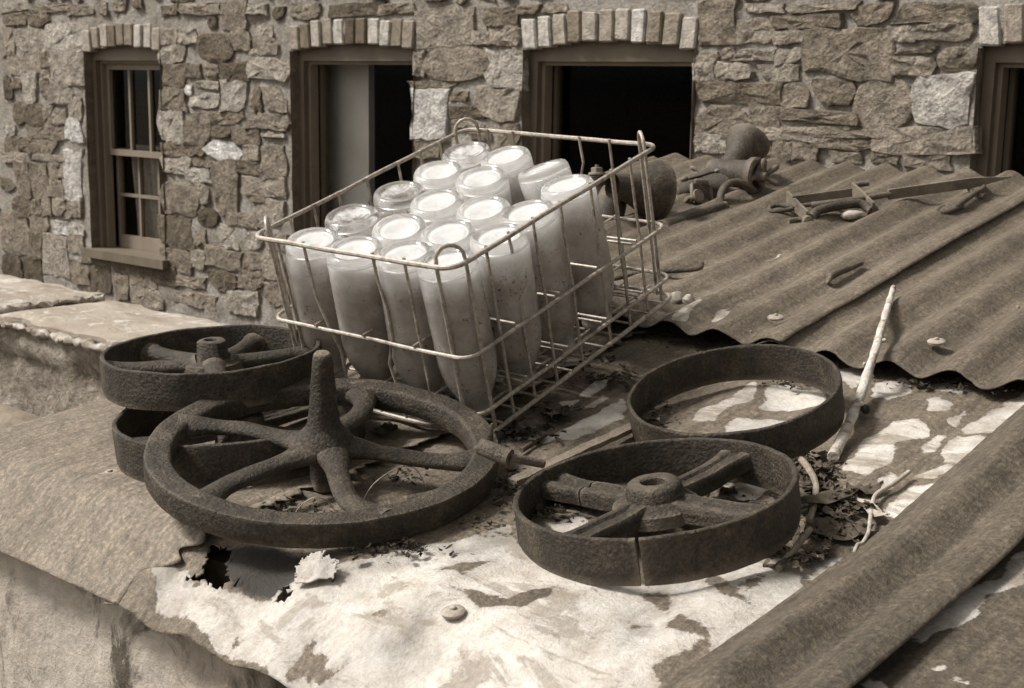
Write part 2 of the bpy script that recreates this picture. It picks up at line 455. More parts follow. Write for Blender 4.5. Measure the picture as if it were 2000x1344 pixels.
# stones read off the photograph: x0,y0,x1,y1 in three enlarged crops, tone, roundness
C1 = (0, 0, 2.168); C2 = (500, 0, 2.8); C4 = (1350, 0, 2.8)
ST = []
def add_st(cr, rows):
    for r in rows: ST.append((cr[0] + r[0] / cr[2], cr[1] + r[1] / cr[2], cr[0] + r[2] / cr[2], cr[1] + r[3] / cr[2], r[4], r[5] if len(r) > 5 else 0))
add_st(C1, [(20,15,120,45,.45),(130,15,290,50,.45),(300,20,390,60,.5),(20,60,100,105,.4),(115,55,200,110,.38),(200,110,360,205,.55),(20,120,60,230,.4),(65,130,190,215,.55),
(45,235,175,310,.5),(175,220,215,280,.4),(220,215,345,360,.52),(20,330,50,410,.25),(55,335,95,375,.35),(100,320,155,430,.62),(180,300,215,340,.45),(180,345,210,405,.38),(215,368,300,435,.45),
(60,440,105,520,.25,1),(110,445,188,532,.28,1),(192,455,225,530,.42),(228,465,280,530,.42),(290,420,345,500,.5),(285,510,345,595,.85),
(30,535,65,575,.6),(90,590,160,640,.26),(120,540,205,585,.35),(215,538,280,590,.42),(20,585,85,640,.3),(165,598,235,650,.4),
(20,648,130,688,.48),(140,658,270,684,.45),(75,692,128,830,.36),(132,692,200,830,.33),(215,690,265,750,.45),(275,655,345,840,.72),(205,760,268,830,.42),
(60,840,130,915,.22,1),(135,850,175,910,.38),(180,840,220,905,.35),(225,845,275,910,.42),(280,855,345,920,.5),
(20,920,125,1065,.48),(132,920,200,985,.42),(230,940,285,990,.85),(290,945,350,990,.8),(135,992,178,1090,.35),(185,1000,285,1165,.55),(290,1000,352,1070,.4),
(20,1085,100,1200,.22),(105,1098,175,1205,.22),
(690,25,750,65,.4),(770,20,930,60,.5),(940,15,1040,115,.38),(1050,20,1130,60,.5),(680,125,750,185,.5),(760,125,830,180,.5),(685,195,780,265,.48),(850,150,975,250,.26,1),(980,130,1060,205,.42),(1090,110,1150,175,.6),
(690,280,785,370,.33),(795,275,850,325,.3),(870,275,930,320,.35),(940,270,1045,345,.22),(1055,210,1115,250,.5),(1060,255,1210,330,.55),
(790,365,815,400,.95),(835,345,930,375,.5),(680,385,785,460,.42),(820,400,930,455,.55),(945,355,1045,465,.62),(1070,375,1110,465,.33),(1120,380,1205,465,.4),
(685,475,770,595,.52),(790,490,890,600,.40),(905,470,1025,525,.45),(1065,485,1210,545,.40),(905,538,975,580,.22),(990,545,1090,605,.36),(1110,555,1200,580,.5),
(685,610,825,660,.36),(830,620,875,655,.33),(880,605,1022,672,.9),(1035,615,1100,675,.45),(1120,620,1210,745,.42),(690,675,800,735,.5),(820,668,900,705,.33),(780,715,890,770,.6),(1000,685,1110,735,.33),
(685,785,825,905,.40),(830,780,880,860,.45),(905,700,1000,890,.38),(1050,755,1205,830,.48),(1065,835,1120,855,.35),(845,890,920,955,.16,1),(960,905,1090,955,.42),(1095,850,1200,950,.45),
(685,925,805,1040,.25),(825,970,870,1030,.45),(880,1060,1010,1130,.33),(930,962,1010,1050,.55),(1045,985,1110,1055,.5),(690,1065,800,1140,.38),(815,1070,870,1130,.45),(1035,1075,1120,1135,.4),(1130,1000,1205,1060,.48),
(360,1075,440,1115,.30),(475,1085,590,1160,.33),(600,1120,735,1190,.28),(310,1120,380,1200,.33),(385,1120,460,1230,.31),(490,1170,545,1260,.42),(560,1165,660,1210,.36),(740,1175,860,1215,.36),(900,1155,1000,1230,.28),(1020,1150,1110,1220,.4),
(830,1250,910,1305,.4),(960,1240,1080,1330,.5),(740,1240,820,1280,.45),(560,1215,680,1290,.4),(1120,1090,1205,1180,.48),(1130,1200,1210,1290,.45)])
add_st(C2, [(425,25,670,85,.25),(180,25,350,100,.45),(0,205,110,290,.5),(885,65,1170,245,.55),(1190,180,1275,240,.55),(1250,45,1430,140,.36),(1440,30,1550,75,.33),(1580,20,1700,65,.45),(1285,150,1435,245,.5),
(872,290,925,410,.45),(940,270,1240,430,.5,1),(870,442,1100,485,.35),(1060,505,1155,550,.38),(865,520,1045,750,.74),(1075,585,1235,642,.24),(1225,490,1415,640,.5),(1255,300,1450,470,.55),
(1080,655,1240,700,.4),(870,765,1000,860,.5),(1180,705,1290,760,.38),(1330,690,1440,800,.45),(690,25,850,70,.42)])
add_st(C4, [(50,25,235,235,.40),(260,115,450,225,.48),(310,25,480,65,.5),(460,85,810,155,.36),(560,25,880,60,.4),(900,25,1095,125,.33),(1155,25,1525,118,.33),(465,170,630,235,.48),(1080,150,1225,225,.45),(1235,135,1520,218,.40),
(640,180,1060,405,.42),(170,265,230,320,.45),(35,285,150,335,.45),(240,275,450,328,.48),(470,275,600,345,.45),(1110,315,1330,410,.45),(1365,270,1550,375,.38,1),(1130,262,1310,290,.45),
(20,350,125,435,.48),(135,345,320,430,.5),(380,360,590,440,.45),(45,455,480,555,.36),(490,475,640,575,.38),(680,445,890,570,.40),(915,450,1190,690,.40,1),(1230,420,1520,665,.75),
(50,585,325,722,.38),(330,580,470,680,.45),(495,605,905,670,.40),(300,690,690,765,.40),(695,695,1000,752,.40),(1010,705,1515,828,.42),
(30,735,220,830,.5),(700,765,980,820,.38),(450,780,550,870,.45),(560,780,690,870,.45),(770,835,920,890,.42),(380,775,440,845,.42),(990,842,1130,890,.4),(1180,850,1400,920,.45)])
occ = []
def stone_mesh(w, h, d, rnd, sd):
    # an irregular quarried face: angular outline at the bed, shoulder, face, centre
    rng = random.Random(sd); vs = []; out = []
    if rnd:
        n = 18; ph = rng.uniform(0, 9)
        for k in range(n):
            a = 2 * math.pi * k / n; c, s_ = math.cos(a), math.sin(a)
            r = (abs(c) ** 2.4 + abs(s_) ** 2.4) ** (-1 / 2.4) * (1 + .08 * nz((c * 1.4 + ph, s_ * 1.4, sd * .37)))
            out.append((c * r * w / 2, s_ * r * h / 2))
    else:
        base = [(-1, -1), (-.3, -1), (.35, -1), (1, -1), (1, 0), (1, 1), (.3, 1), (-.35, 1), (-1, 1), (-1, 0)]
        cs = []
        for (a, b) in base:
            cut = rng.random() < .35 and abs(a) == 1 and abs(b) == 1
            f = rng.uniform(.62, .85) if cut else rng.uniform(.88, 1.02)
            cs.append(Vector((a * f * w / 2 + rng.uniform(-.06, .06) * w, b * f * h / 2 + rng.uniform(-.07, .07) * h)))
        m = len(cs)
        for k in range(m):
            for t in (0, .5): 
                p = cs[k].lerp(cs[(k + 1) % m], t); e = .05 * min(w, h) if t else 0
                out.append((p.x + rng.uniform(-e, e), p.y + rng.uniform(-e, e)))
        n = len(out)
    tx, tz = rng.uniform(-.35, .35) * d, rng.uniform(-.30, .40) * d
    lev = [(1.03, .016), (1.0, -.35 * d), (.965, -.82 * d), (.80, -.98 * d), (.45, -1.0 * d)]
    if rnd: lev = [(1.03, .016), (1.0, -.3 * d), (.93, -.75 * d), (.72, -1.0 * d), (.4, -1.12 * d)]
    for f, y in lev:
        for (px_, pz) in out:
            q = Vector((px_ * f, 0, pz * f)); yy = y
            if y < -.5 * d: yy += tx * q.x / (w / 2) + tz * q.z / (h / 2) + .75 * d * nz((q.x * 15, sd * 1.7, q.z * 15)) + .008 * nz((q.x * 42, sd, q.z * 42))
            vs.append(Vector((q.x, min(yy, .016), q.z)))
    vs.append(Vector((0, -1.0 * d, 0)))
    fs = []
    for l in range(len(lev) - 1):
        for k in range(n):
            m = (k + 1) % n
            fs.append([l * n + k, l * n + m, (l + 1) * n + m, (l + 1) * n + k])
    b = (len(lev) - 1) * n
    for k in range(n): fs.append([b + k, b + (k + 1) % n, len(vs) - 1])
    return vs, fs
def put_stone(X, Z, w, h, tone, rnd, sd):
    d = random.uniform(.005, .013) * (1.3 if rnd else 1)
    vs, fs = stone_mesh(w, h, d, rnd, sd)
    o = mk('stone', vs, fs, M_STONE, wall, True)
    fixn(o)
    o.data.set_sharp_from_angle(angle=rad(16))
    o.location = (X, .001, Z - BL.z)
    o.rotation_euler.y = random.uniform(-.05, .05)
    c = S((.04 + .78 * tone ** 1.45) * random.uniform(.82, 1.22))
    o.color = c
    occ.append((X - w / 2, Z - h / 2, X + w / 2, Z + h / 2))
for k, (x0, y0, x1, y1, tone, rnd) in enumerate(ST):
    cy, cx = (y0 + y1) / 2, (x0 + x1) / 2
    a = onY(x0, cy, YW); b = onY(x1, cy, YW); t_ = onY(cx, y0, YW); u_ = onY(cx, y1, YW)
    w, h = (b.x - a.x) * 1.25, (t_.z - u_.z) * 1.27
    put_stone((a.x + b.x) / 2, (t_.z + u_.z) / 2, w, h, tone, rnd, k)
nst = len(ST)
def free(b, pad=.004):
    for q in occ:
        if b[0] < q[2] + pad and b[2] > q[0] - pad and b[1] < q[3] + pad and b[3] > q[1] - pad: return False
    return True
# brick segmental heads: keep stones off them
for x0, x1, sb in OPEN: occ.append((x0 - .04, TOPZ - .02, x1 + .04, TOPZ + .19)); occ.append((x0 - .01, sb - .07, x1 + .02, TOPZ))
tries = 0
while nst < 292 and tries < 60000:
    tries += 1
    big = tries < 30000
    X = random.uniform(-8.6, 0.2); Z = random.uniform(-1.9, .62)
    if tries < 9000: X = random.uniform(-7.9, -.4); Z = random.uniform(.27, .47)
    # what the photograph can see first
    if X > -2.9 and Z < -.45: continue
    if X > -4.6 and Z < -.9: continue
    h = random.uniform(.055, .13) if big else random.uniform(.035, .07); w = h * random.uniform(.9, 2.2)
    bb = (X - w / 2, Z - h / 2, X + w / 2, Z + h / 2)
    if not free(bb): continue
    put_stone(X, Z, w, h, random.uniform(.25, .5), random.random() < .15, 1000 + nst); nst += 1

# brick heads
tones = [[.6,.5,.62,.32,.4,.45,.72,.66,.55], [.5,.36,.62,.5,.74,.22,.3,.74,.74,.4,.5], [.75,.75,.6,.4,.62,.55,.62,.8,.42,.5,.68], [.72,.5,.6,.55,.45,.6,.5,.62,.5,.45,.5]]
for wi, (x0, x1, sb) in enumerate(OPEN):
    hd = bpy.data.objects.new('window_head', None); COL.objects.link(hd); hd.parent = bld; hd.location = (0, 0, 0)
    n = len(tones[wi]); xa, xb = x0 - .012, x1 + .005
    for k in range(n):
        xc = xa + (xb - xa) * (k + .5) / n
        wdt = (xb - xa) / n * random.uniform(.80, .93)
        zb = arch(min(max(xc, x0), x1), x0, x1) + random.uniform(-.006, .004); hh = random.uniform(.115, .13)
        vs, fs = [], []
        lean = (xc - (x0 + x1) / 2) * .28
        m = MB().box((0, 0, 0), (wdt, .13, hh))
        bm = bmesh.new(); me = bpy.data.meshes.new('brick')
        for v in m.v: bm.verts.new(v)
        bm.verts.ensure_lookup_table()
        for f in m.f: bm.faces.new([bm.verts[i] for i in f])
        bmesh.ops.bevel(bm, geom=bm.edges[:], offset=.006, segments=1, affect='EDGES', profile=.6)
        for v in bm.verts:
            v.co += noise.noise_vector(v.co * 30 + Vector((k * 3.3, wi * 7, 0))) * .0035
            v.co.x += v.co.z * lean
        bmesh.ops.recalc_face_normals(bm, faces=bm.faces)
        bm.to_mesh(me); bm.free(); me.materials.append(M_BRICK)
        o = bpy.data.objects.new('brick', me); COL.objects.link(o); o.parent = hd
        o.location = (xc, .060 - random.uniform(0, .010), zb + hh / 2 - BL.z)
        o.color = S(.03 + .80 * tones[wi][k] ** 1.6)

# windows: reveal, box frame, sashes, glazing bars, panes, sill
M_REVEAL = m_plain('plastered reveal', .14, .95, 12, .4)
def window(wi, sash):
    x0, x1, sb = OPEN[wi]
    D = .105
    W = bpy.data.objects.new('window', None); COL.objects.link(W); W.parent = bld; W.location = (0, 0, -BL.z)
    def arcpoly(y0, y1, inset=0.0):
        pts = []; n = 10
        for k in range(n + 1):
            X = x0 + (x1 - x0) * k / n; pts.append((X, arch(X, x0, x1) - inset))
        return pts
    ap = arcpoly(0, 0)
    m = MB()
    for X in (x0, x1): # reveals, uneven plaster
        n = 14; vs = []; fs = []
        for i in range(n + 1):
            Z = sb + (TOPZ + .002 - sb) * i / n
            for j in range(6):
                yy = -.012 + (D + .012) * j / 5
                vs.append((X + .008 * nz((yy * 9, X, Z * 5)) * (1 if j < 5 else 0), yy, Z))
        for i in range(n):
            for j in range(5): fs.append([i * 6 + j, i * 6 + j + 1, (i + 1) * 6 + j + 1, (i + 1) * 6 + j])
        m.add(vs, fs)
    vs = []; fs = []
    for k, (X, Z) in enumerate(ap): vs += [(X, .06, Z), (X, D, Z)]
    for k in range(len(ap) - 1): fs.append([2 * k, 2 * k + 1, 2 * k + 3, 2 * k + 2])
    m.add(vs, fs)
    m.build('reveal', M_REVEAL, W)
    # box frame
    fw = .038
    m = MB()
    m.box((x0 + fw / 2, D - .02, (sb + TOPZ - .03) / 2), (fw, .09, TOPZ - .03 - sb)); m.box((x1 - fw / 2, D - .02, (sb + TOPZ - .03) / 2), (fw, .09, TOPZ - .03 - sb))
    hv = []; n = len(ap)
    for (X, Z) in ap: hv += [(X, D - .066, Z + .01), (X, D - .066, TOPZ - .045), (X, D + .03, Z + .01), (X, D + .03, TOPZ - .045)]
    hf = []
    for k in range(n - 1):
        a = 4 * k; b = a + 4
        hf += [[a, b, b + 1, a + 1], [a + 1, b + 1, b + 3, a + 3], [a + 2, a + 3, b + 3, b + 2]]
    m.add(hv, hf)
    m.build('frame', M_FRAME, W, False)
    m = MB()
    bd = .016; zt = TOPZ - .045
    for X in (x0 + fw + bd / 2, x1 - fw - bd / 2): m.box((X, D - .01, (sb + zt) / 2), (bd, .05, zt - sb - .002))
    m.box(((x0 + x1) / 2, D - .01, zt - bd / 2), (x1 - x0 - 2 * fw - 2 * bd, .05, bd))
    m.build('bead', M_SASH, W, False)
    s_ = MB().box(((x0 + x1) / 2, .085, sb - .02), (x1 - x0 + .05, .27, .05)).build('sill', M_FRAME, W, False)
    s_.location = (0, 0, 0)
    xa, xb = x0 + fw + bd, x1 - fw - bd; zb = sb + .006; zt2 = zt - bd
    if sash:
        mid = (zb + zt2) / 2 + .03
        for nm, (za, zc, yy) in {'u': (mid - .02, zt2, D + .01), 'l': (zb, mid + .02, D + .055)}.items():
            st = .028; bot = .075 if nm == 'l' else .035
            m = MB()
            m.box((xa + st / 2, yy, (za + zc) / 2), (st, .035, zc - za)); m.box((xb - st / 2, yy, (za + zc) / 2), (st, .035, zc - za))
            m.box(((xa + xb) / 2, yy, za + bot / 2), (xb - xa - 2 * st, .035, bot)); m.box(((xa + xb) / 2, yy, zc - .0175), (xb - xa - 2 * st, .035, .035))
            m.build('sash', M_SASH, W, False)
            px0, px1, pz0, pz1 = xa + st, xb - st, za + bot, zc - .035
            nc, nr = 3, (2 if nm == 'l' else 1)
            for c in range(1, nc):
                X = px0 + (px1 - px0) * c / nc
                MB().box((X, yy, (pz0 + pz1) / 2), (.018, .026, pz1 - pz0)).build('glazing_bar', M_SASH, W, False)
            for r in range(1, nr):
                Z = pz0 + (pz1 - pz0) * r / nr
                MB().box(((px0 + px1) / 2, yy - .002, Z), (px1 - px0, .026, .018)).build('glazing_bar', M_SASH, W, False)
            for c in range(nc):
                for r in range(nr):
                    a, b = px0 + (px1 - px0) * c / nc, px0 + (px1 - px0) * (c + 1) / nc
                    e, f = pz0 + (pz1 - pz0) * r / nr, pz0 + (pz1 - pz0) * (r + 1) / nr
                    mk('pane', [(a, yy + .004, e), (b, yy + .004, e), (b, yy + .004, f), (a, yy + .004, f)], [[0, 1, 2, 3]], M_PANE1, W, False)
        # curtains in the lower sash
        for (ca, cb, lean) in ((xa + .06, xa + .24, .10), (xa + .27, xa + .46, .08), (xa + .50, xb - .01, .05)):
            vs, fs = [], []; nx, nzv = 26, 10
            for j in range(nzv + 1):
                v = j / nzv; Z = zb + .04 + (mid - zb) * v
                for i in range(nx + 1):
                    u = i / nx
                    vs.append((ca + (cb - ca) * u + lean * (1 - v) * (.3 + .7 * u), D + .10 + .014 * math.sin(u * 19 + 2 * v + ca * 7), Z))
            for j in range(nzv):
                for i in range(nx): fs.append([j * (nx + 1) + i, j * (nx + 1) + i + 1, (j + 1) * (nx + 1) + i + 1, (j + 1) * (nx + 1) + i])
            mk('curtain', vs, fs, M_CURT, W)
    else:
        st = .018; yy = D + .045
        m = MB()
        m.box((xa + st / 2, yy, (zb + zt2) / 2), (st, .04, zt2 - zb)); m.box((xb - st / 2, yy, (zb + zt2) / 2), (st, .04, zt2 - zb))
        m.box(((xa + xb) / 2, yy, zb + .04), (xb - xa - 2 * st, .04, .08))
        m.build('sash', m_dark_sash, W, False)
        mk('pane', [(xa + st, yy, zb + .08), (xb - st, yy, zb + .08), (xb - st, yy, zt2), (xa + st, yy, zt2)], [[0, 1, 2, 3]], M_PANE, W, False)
    return W
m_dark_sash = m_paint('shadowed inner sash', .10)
for wi in range(4): window(wi, wi == 0)
# the rooms behind
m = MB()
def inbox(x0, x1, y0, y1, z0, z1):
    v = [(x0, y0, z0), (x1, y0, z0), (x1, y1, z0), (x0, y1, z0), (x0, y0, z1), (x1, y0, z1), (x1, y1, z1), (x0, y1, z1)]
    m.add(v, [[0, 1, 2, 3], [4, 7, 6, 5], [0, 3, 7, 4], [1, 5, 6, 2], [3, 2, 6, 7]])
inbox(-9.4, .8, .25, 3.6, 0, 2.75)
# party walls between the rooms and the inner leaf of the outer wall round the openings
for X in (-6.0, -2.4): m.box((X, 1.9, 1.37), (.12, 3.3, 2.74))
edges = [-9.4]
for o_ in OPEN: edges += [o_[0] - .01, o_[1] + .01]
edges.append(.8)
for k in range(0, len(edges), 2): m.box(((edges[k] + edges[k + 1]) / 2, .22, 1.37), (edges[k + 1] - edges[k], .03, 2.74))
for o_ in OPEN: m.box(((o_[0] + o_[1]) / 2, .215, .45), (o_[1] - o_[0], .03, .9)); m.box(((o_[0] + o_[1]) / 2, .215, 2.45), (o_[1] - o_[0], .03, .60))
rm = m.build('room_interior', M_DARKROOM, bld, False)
# pale board standing just inside the second window
pa = onY(637, 250, YW + .25); pb = onY(720, 250, YW + .25)
bo = MB().box(((pa.x + pb.x) / 2, .27, 1.15), (pb.x - pa.x, .04, 2.0)).build('interior_door', M_BOARD, bld, False)
bo['label'] = 'pale door leaf seen through the second window'
# roof edge of the building above the frame, plus side returns so that it is a body
MB().box((-4.35, .35, 3.05), (10.6, .5, .5)).build('wall_head', M_MORTAR, bld, False)

# ------------------------------------------------------------------ low wall with coping
lw = empty('low_garden_wall', 'low rendered wall with lichen-spotted flagstone coping at far left', 'wall', (-3.8, 2.2, -1.95))
LW = lw.location
LZ = -.735
vs, fs = [], []; nx, nzv = 150, 42; xa, xb = -6.4, -2.35
for j in range(nzv + 1):
    Z = -1.95 + (LZ - .02 + 1.95) * j / nzv
    for i in range(nx + 1):
        X = xa + (xb - xa) * i / nx
        d = .03 * fbm((X, 0, Z), 4) + .015 * nz((X, 2, Z), 18) + (.02 if Z > LZ - .12 else 0) * (1 + nz((X, 9, Z), 9))
        vs.append((X - LW.x, -d, Z - LW.z))
for j in range(nzv):
    for i in range(nx): fs.append([j * (nx + 1) + i, j * (nx + 1) + i + 1, (j + 1) * (nx + 1) + i + 1, (j + 1) * (nx + 1) + i])
mk('rendered_face', vs, fs, M_LOWW, lw)
MB().box(((xa + xb) / 2 - LW.x, .215, (LZ - .03 - 1.95) / 2 - LW.z), (xb - xa, .33, LZ - .03 + 1.95)).build('core', M_LOWW, lw, False)
def slab(x0, x1, y0, y1, z, sd):
    n1, n2 = 22, 10; vs, fs = [], []
    for top in (1, 0):
        for j in range(n2 + 1):
            for i in range(n1 + 1):
                u, v = i / n1, j / n2
                X = x0 + (x1 - x0) * u + (.012 * nz((v * 6, sd, 0)) if i in (0, n1) else 0); Y = y0 + (y1 - y0) * v + (.022 * nz((u * 9, sd, 3)) if j in (0, n2) else 0)
                Z = z + (.010 * fbm((X, Y, sd), 7) if top else -.045)
                if top and (i in (0, n1) or j in (0, n2)): Z -= .008
                vs.append((X - LW.x, Y - LW.y, Z - LW.z))
    N = (n1 + 1) * (n2 + 1)
    for top in (0, 1):
        for j in range(n2):
            for i in range(n1):
                q = [top * N + j * (n1 + 1) + i, top * N + j * (n1 + 1) + i + 1, top * N + (j + 1) * (n1 + 1) + i + 1, top * N + (j + 1) * (n1 + 1) + i]
                fs.append(q)
    ring = [i for i in range(n1 + 1)] + [j * (n1 + 1) + n1 for j in range(1, n2 + 1)] + [n2 * (n1 + 1) + i for i in range(n1 - 1, -1, -1)] + [j * (n1 + 1) for j in range(n2 - 1, 0, -1)]
    for k in range(len(ring)):
        a, b = ring[k], ring[(k + 1) % len(ring)]
        fs.append([a, b, b + N, a + N])
    o = mk('coping_slab', vs, fs, M_FLAG, lw); fixn(o); o.data.set_sharp_from_angle(angle=rad(40)); return o
slab(-6.4, -5.2, 2.17, 2.60, LZ - .005, 1); slab(-5.17, -4.10, 2.16, 2.60, LZ + .012, 2); slab(-4.05, -3.15, 2.18, 2.585, LZ, 3); slab(-3.12, -2.35, 2.17, 2.58, LZ + .006, 4)
# lumpy pale mortar bedding along the front arris and in the joint
for (p, q, n, rr0) in (((-5.6, 2.165, LZ - .03), (-2.4, 2.165, LZ - .03), 260, .017), ((-4.075, 2.16, LZ - .004), (-4.075, 2.58, LZ - .002), 40, .022)):
    p, q = Vector(p), Vector(q); pts = [p.lerp(q, k / n) for k in range(n + 1)]
    m = MB().tube(pts, [rr0 * (.75 + .5 * nz((k * .21, 1, 1)) + .25 * nz((k * .6, 4, 1))) for k in range(n + 1)], 12, sq=.8).rough(.012, 26, .007, 70, 5)
    m.v = [v - LW for v in m.v]; m.build('mortar_bed', M_WHITEL, lw)

# rounded timber just behind the shed's verge
tl = Vector(depth(8, 850, 2.6)); tr = Vector(depth(60, 845, 2.5))
pts = [depth(-160, 815, 2.75), depth(-40, 826, 2.65), depth(15, 838, 2.6), depth(70, 862, 2.55), depth(120, 905, 2.5)]
pts = smoothpath(pts, 6)
o = MB().tube(pts, [.042] * len(pts), 14).rough(.003, 25).build('rounded_timber', M_TIMBER)
tag(o, 'pale weathered rounded timber poking out behind the roof edge at far left', 'timber')

# ------------------------------------------------------------------ the shed and its roof
shed = empty('shed', 'limewashed shed under a patched roof of rusty corrugated sheets', 'shed', (-1.0, .9, -1.95))
SH = shed.location
vs, fs = [], []; nx, nzv = 150, 90; xa, xb = -1.72, .75
for j in range(nzv + 1):
    Z = -1.95 + (1.95 - .556) * j / nzv
    for i in range(nx + 1):
        X = xa + (xb - xa) * i / nx
        d = .006 * fbm((X, 0, Z), 6) + .003 * nz((X, 1, Z), 35)
        vs.append((X - SH.x, .835 - d - SH.y, Z - SH.z))
for j in range(nzv):
    for i in range(nx): fs.append([j * (nx + 1) + i, j * (nx + 1) + i + 1, (j + 1) * (nx + 1) + i + 1, (j + 1) * (nx + 1) + i])
mk('wall', vs, fs, M_RENDER, shed)
# gable walls and back: follow the slope under the sheets
m = MB()
for X in (-1.70, .73):
    pr = [(.84, -1.95), (.84, -.56), (.90, -.515), (1.26, Z0 - .03), (1.9, roof_z(1.9) - .03), (2.66, up_z(2.66) - .05), (3.6, up_z(2.66) - .35), (3.6, -1.95)]
    vs = [Vector((X + s_ * .03, y, z)) - SH for s_ in (-1, 1) for (y, z) in pr]; n = len(pr)
    m.add(vs, [list(range(n))[::-1], list(range(n, 2 * n))] + [[i, (i + 1) % n, n + (i + 1) % n, n + i] for i in range(n)])
m.box(Vector((-.485, 3.6, -1.2)) - SH, (2.4, .06, 1.45))
m.build('gable_wall', M_RENDER, shed, False)
# timbers under the sheets
for Y in (.93, 1.35, 1.62, 2.2): MB().box(Vector((-.5, Y, (roof_z(Y) if Y < 1.64 else up_z(Y)) - .075)) - SH, (2.4, .06, .06)).build('purlin', M_TWIGD, shed, False)

prof = []   # eave -> lip, sampled about every 5 mm, rounded at the fold
def prof_pts(y_end, fold_r):
    raw = []
    Y = .80
    while Y < y_end: raw.append((Y, roof_z(Y))); Y += .0012 if Y < 1.0 else .005
    raw.append((y_end, roof_z(y_end)))
    out = []
    for i, (Y, z) in enumerate(raw):       # smooth by averaging roof_z over a window
        k = fold_r
        zz = sum(roof_z(Y + k * t) if Y + k * t > .6 else 0 for t in (-1, -.6, -.3, 0, .3, .6, 1)) / 7
        out.append((Y, zz))
    # thin out to about 5 mm of arc
    res = [out[0]]
    for q in out[1:]:
        if math.hypot(q[0] - res[-1][0], q[1] - res[-1][1]) > (.0032 if q[0] < 1.0 else .0048): res.append(q)
    return res
def inpoly(x, y, P):
    c = False; j = len(P) - 1
    for i in range(len(P)):
        if (P[i][1] > y) != (P[j][1] > y) and x < (P[j][0] - P[i][0]) * (y - P[i][1]) / (P[j][1] - P[i][1]) + P[i][0]: c = not c
        j = i
    return c
def pdist(x, y, P):
    d = 9e9
    for i in range(len(P)):
        ax, ay = P[i - 1]; bx, by = P[i]
        L2 = (bx - ax) ** 2 + (by - ay) ** 2
        t = 0 if L2 == 0 else max(0, min(1, ((x - ax) * (bx - ax) + (y - ay) * (by - ay)) / L2))
        d = min(d, math.hypot(x - ax - t * (bx - ax), y - ay - t * (by - ay)))
    return d
def field(polys, x, y, soft=.02):     # 1 well inside, 0 well outside
    best = 0.0
    for P, bb in polys:
        if x < bb[0] - soft or x > bb[1] + soft or y < bb[2] - soft or y > bb[3] + soft: continue
        d = pdist(x, y, P)
        f = .5 + .5 * min(1, d / soft) if inpoly(x, y, P) else .5 - .5 * min(1, d / soft)
        best = max(best, f)
    return best
def topoly(px, surf=low):              # photograph outline -> plan outline on the sheet
    P = []
    for (x, y) in px: q = surf(x, y); P.append((q.x, q.y))
    xs_ = [p[0] for p in P]; ys_ = [p[1] for p in P]
    return P, (min(xs_), max(xs_), min(ys_), max(ys_))
LIGHT = [topoly(p) for p in (
 [(1655,905),(1700,850),(1745,820),(1790,820),(1812,835),(1800,855),(1755,865),(1745,890),(1700,935),(1650,925)],
 [(1795,880),(1830,840),(1850,840),(1838,862),(1815,880)], [(1830,885),(1870,845),(1935,860),(1925,885),(1890,912),(1850,905)],
 [(1880,835),(1930,800),(2010,755),(2010,832),(1960,840),(1965,855),(1900,845)], [(1815,755),(1870,740),(1895,755),(1885,772),(1835,765)],
 [(1805,775),(1835,778),(1850,790),(1850,803),(1815,800)], [(1860,820),(1880,800),(1888,805),(1870,830)], [(1640,720),(1690,715),(1700,740),(1660,760),(1640,740)],
 [(1725,745),(1770,730),(1775,760),(1730,775),(1705,770)], [(1700,965),(1740,920),(1760,930),(1720,970)], [(1715,990),(1790,940),(1830,945),(1790,995),(1740,1000)],
 [(1790,925),(1860,910),(1870,920),(1830,935)], [(1370,800),(1430,780),(1460,755),(1475,755),(1470,775),(1420,800),(1395,825),(1345,820)],
 [(1480,790),(1510,760),(1560,750),(1600,770),(1610,790),(1570,805),(1530,795)], [(1410,830),(1450,810),(1500,815),(1530,825),(1480,840),(1420,843)],
 [(1130,770),(1165,742),(1190,740),(1180,755),(1150,772)], [(1145,790),(1185,765),(1190,772),(1155,792)], [(1070,850),(1150,810),(1220,775),(1225,820),(1120,860),(1050,865)],
 [(1090,785),(1125,780),(1110,795)], [(1250,870),(1300,850),(1340,880),(1280,890)], [(1400,960),(1460,935),(1500,950),(1460,985)], [(1060,1020),(1130,1015),(1160,1040),(1090,1050)],
 [(288,1122),(330,1095),(362,1112),(380,1142),(420,1140),(440,1166),(480,1158),(530,1162),(556,1112),(600,1082),(650,1100),(700,1092),(800,1075),(900,1050),(990,1020),(1010,1060),(1060,1100),(1240,1140),(1350,1125),(1430,1100),(1530,1085),(1640,1085),(1660,1100),(1540,1180),(1450,1240),(1410,1300),(1390,1420),(600,1420),(500,1300),(400,1240),(330,1190)])]
DARK = [topoly(p) for p in (
 [(860,1142),(935,1146),(1000,1160),(1095,1140),(1070,1165),(1020,1180),(940,1172)], [(1240,1150),(1290,1138),(1314,1155),(1322,1190),(1308,1197),(1270,1170)],
 [(1355,1128),(1395,1120),(1450,1155),(1485,1185),(1420,1168)], [(565,1310),(598,1250),(645,1222),(615,1265),(670,1252),(640,1290),(695,1290),(640,1330),(560,1330)],
 [(1280,1360),(1268,1300),(1370,1245),(1300,1228),(1260,1240),(1340,1198),(1390,1230),(1405,1275),(1340,1360)], [(432,1192),(470,1205),(484,1235),(440,1282),(462,1226)],
 [(1190,1180),(1240,1210),(1290,1235),(1240,1222)], [(800,1230),(900,1290),(960,1330),(880,1300)], [(1000,1205),(1090,1235),(1150,1265),(1060,1235)], [(700,1180),(760,1165),(745,1185)],
 [(820,1110),(900,1100),(980,1090),(900,1125)], [(1560,1120),(1600,1130),(1560,1160)])]
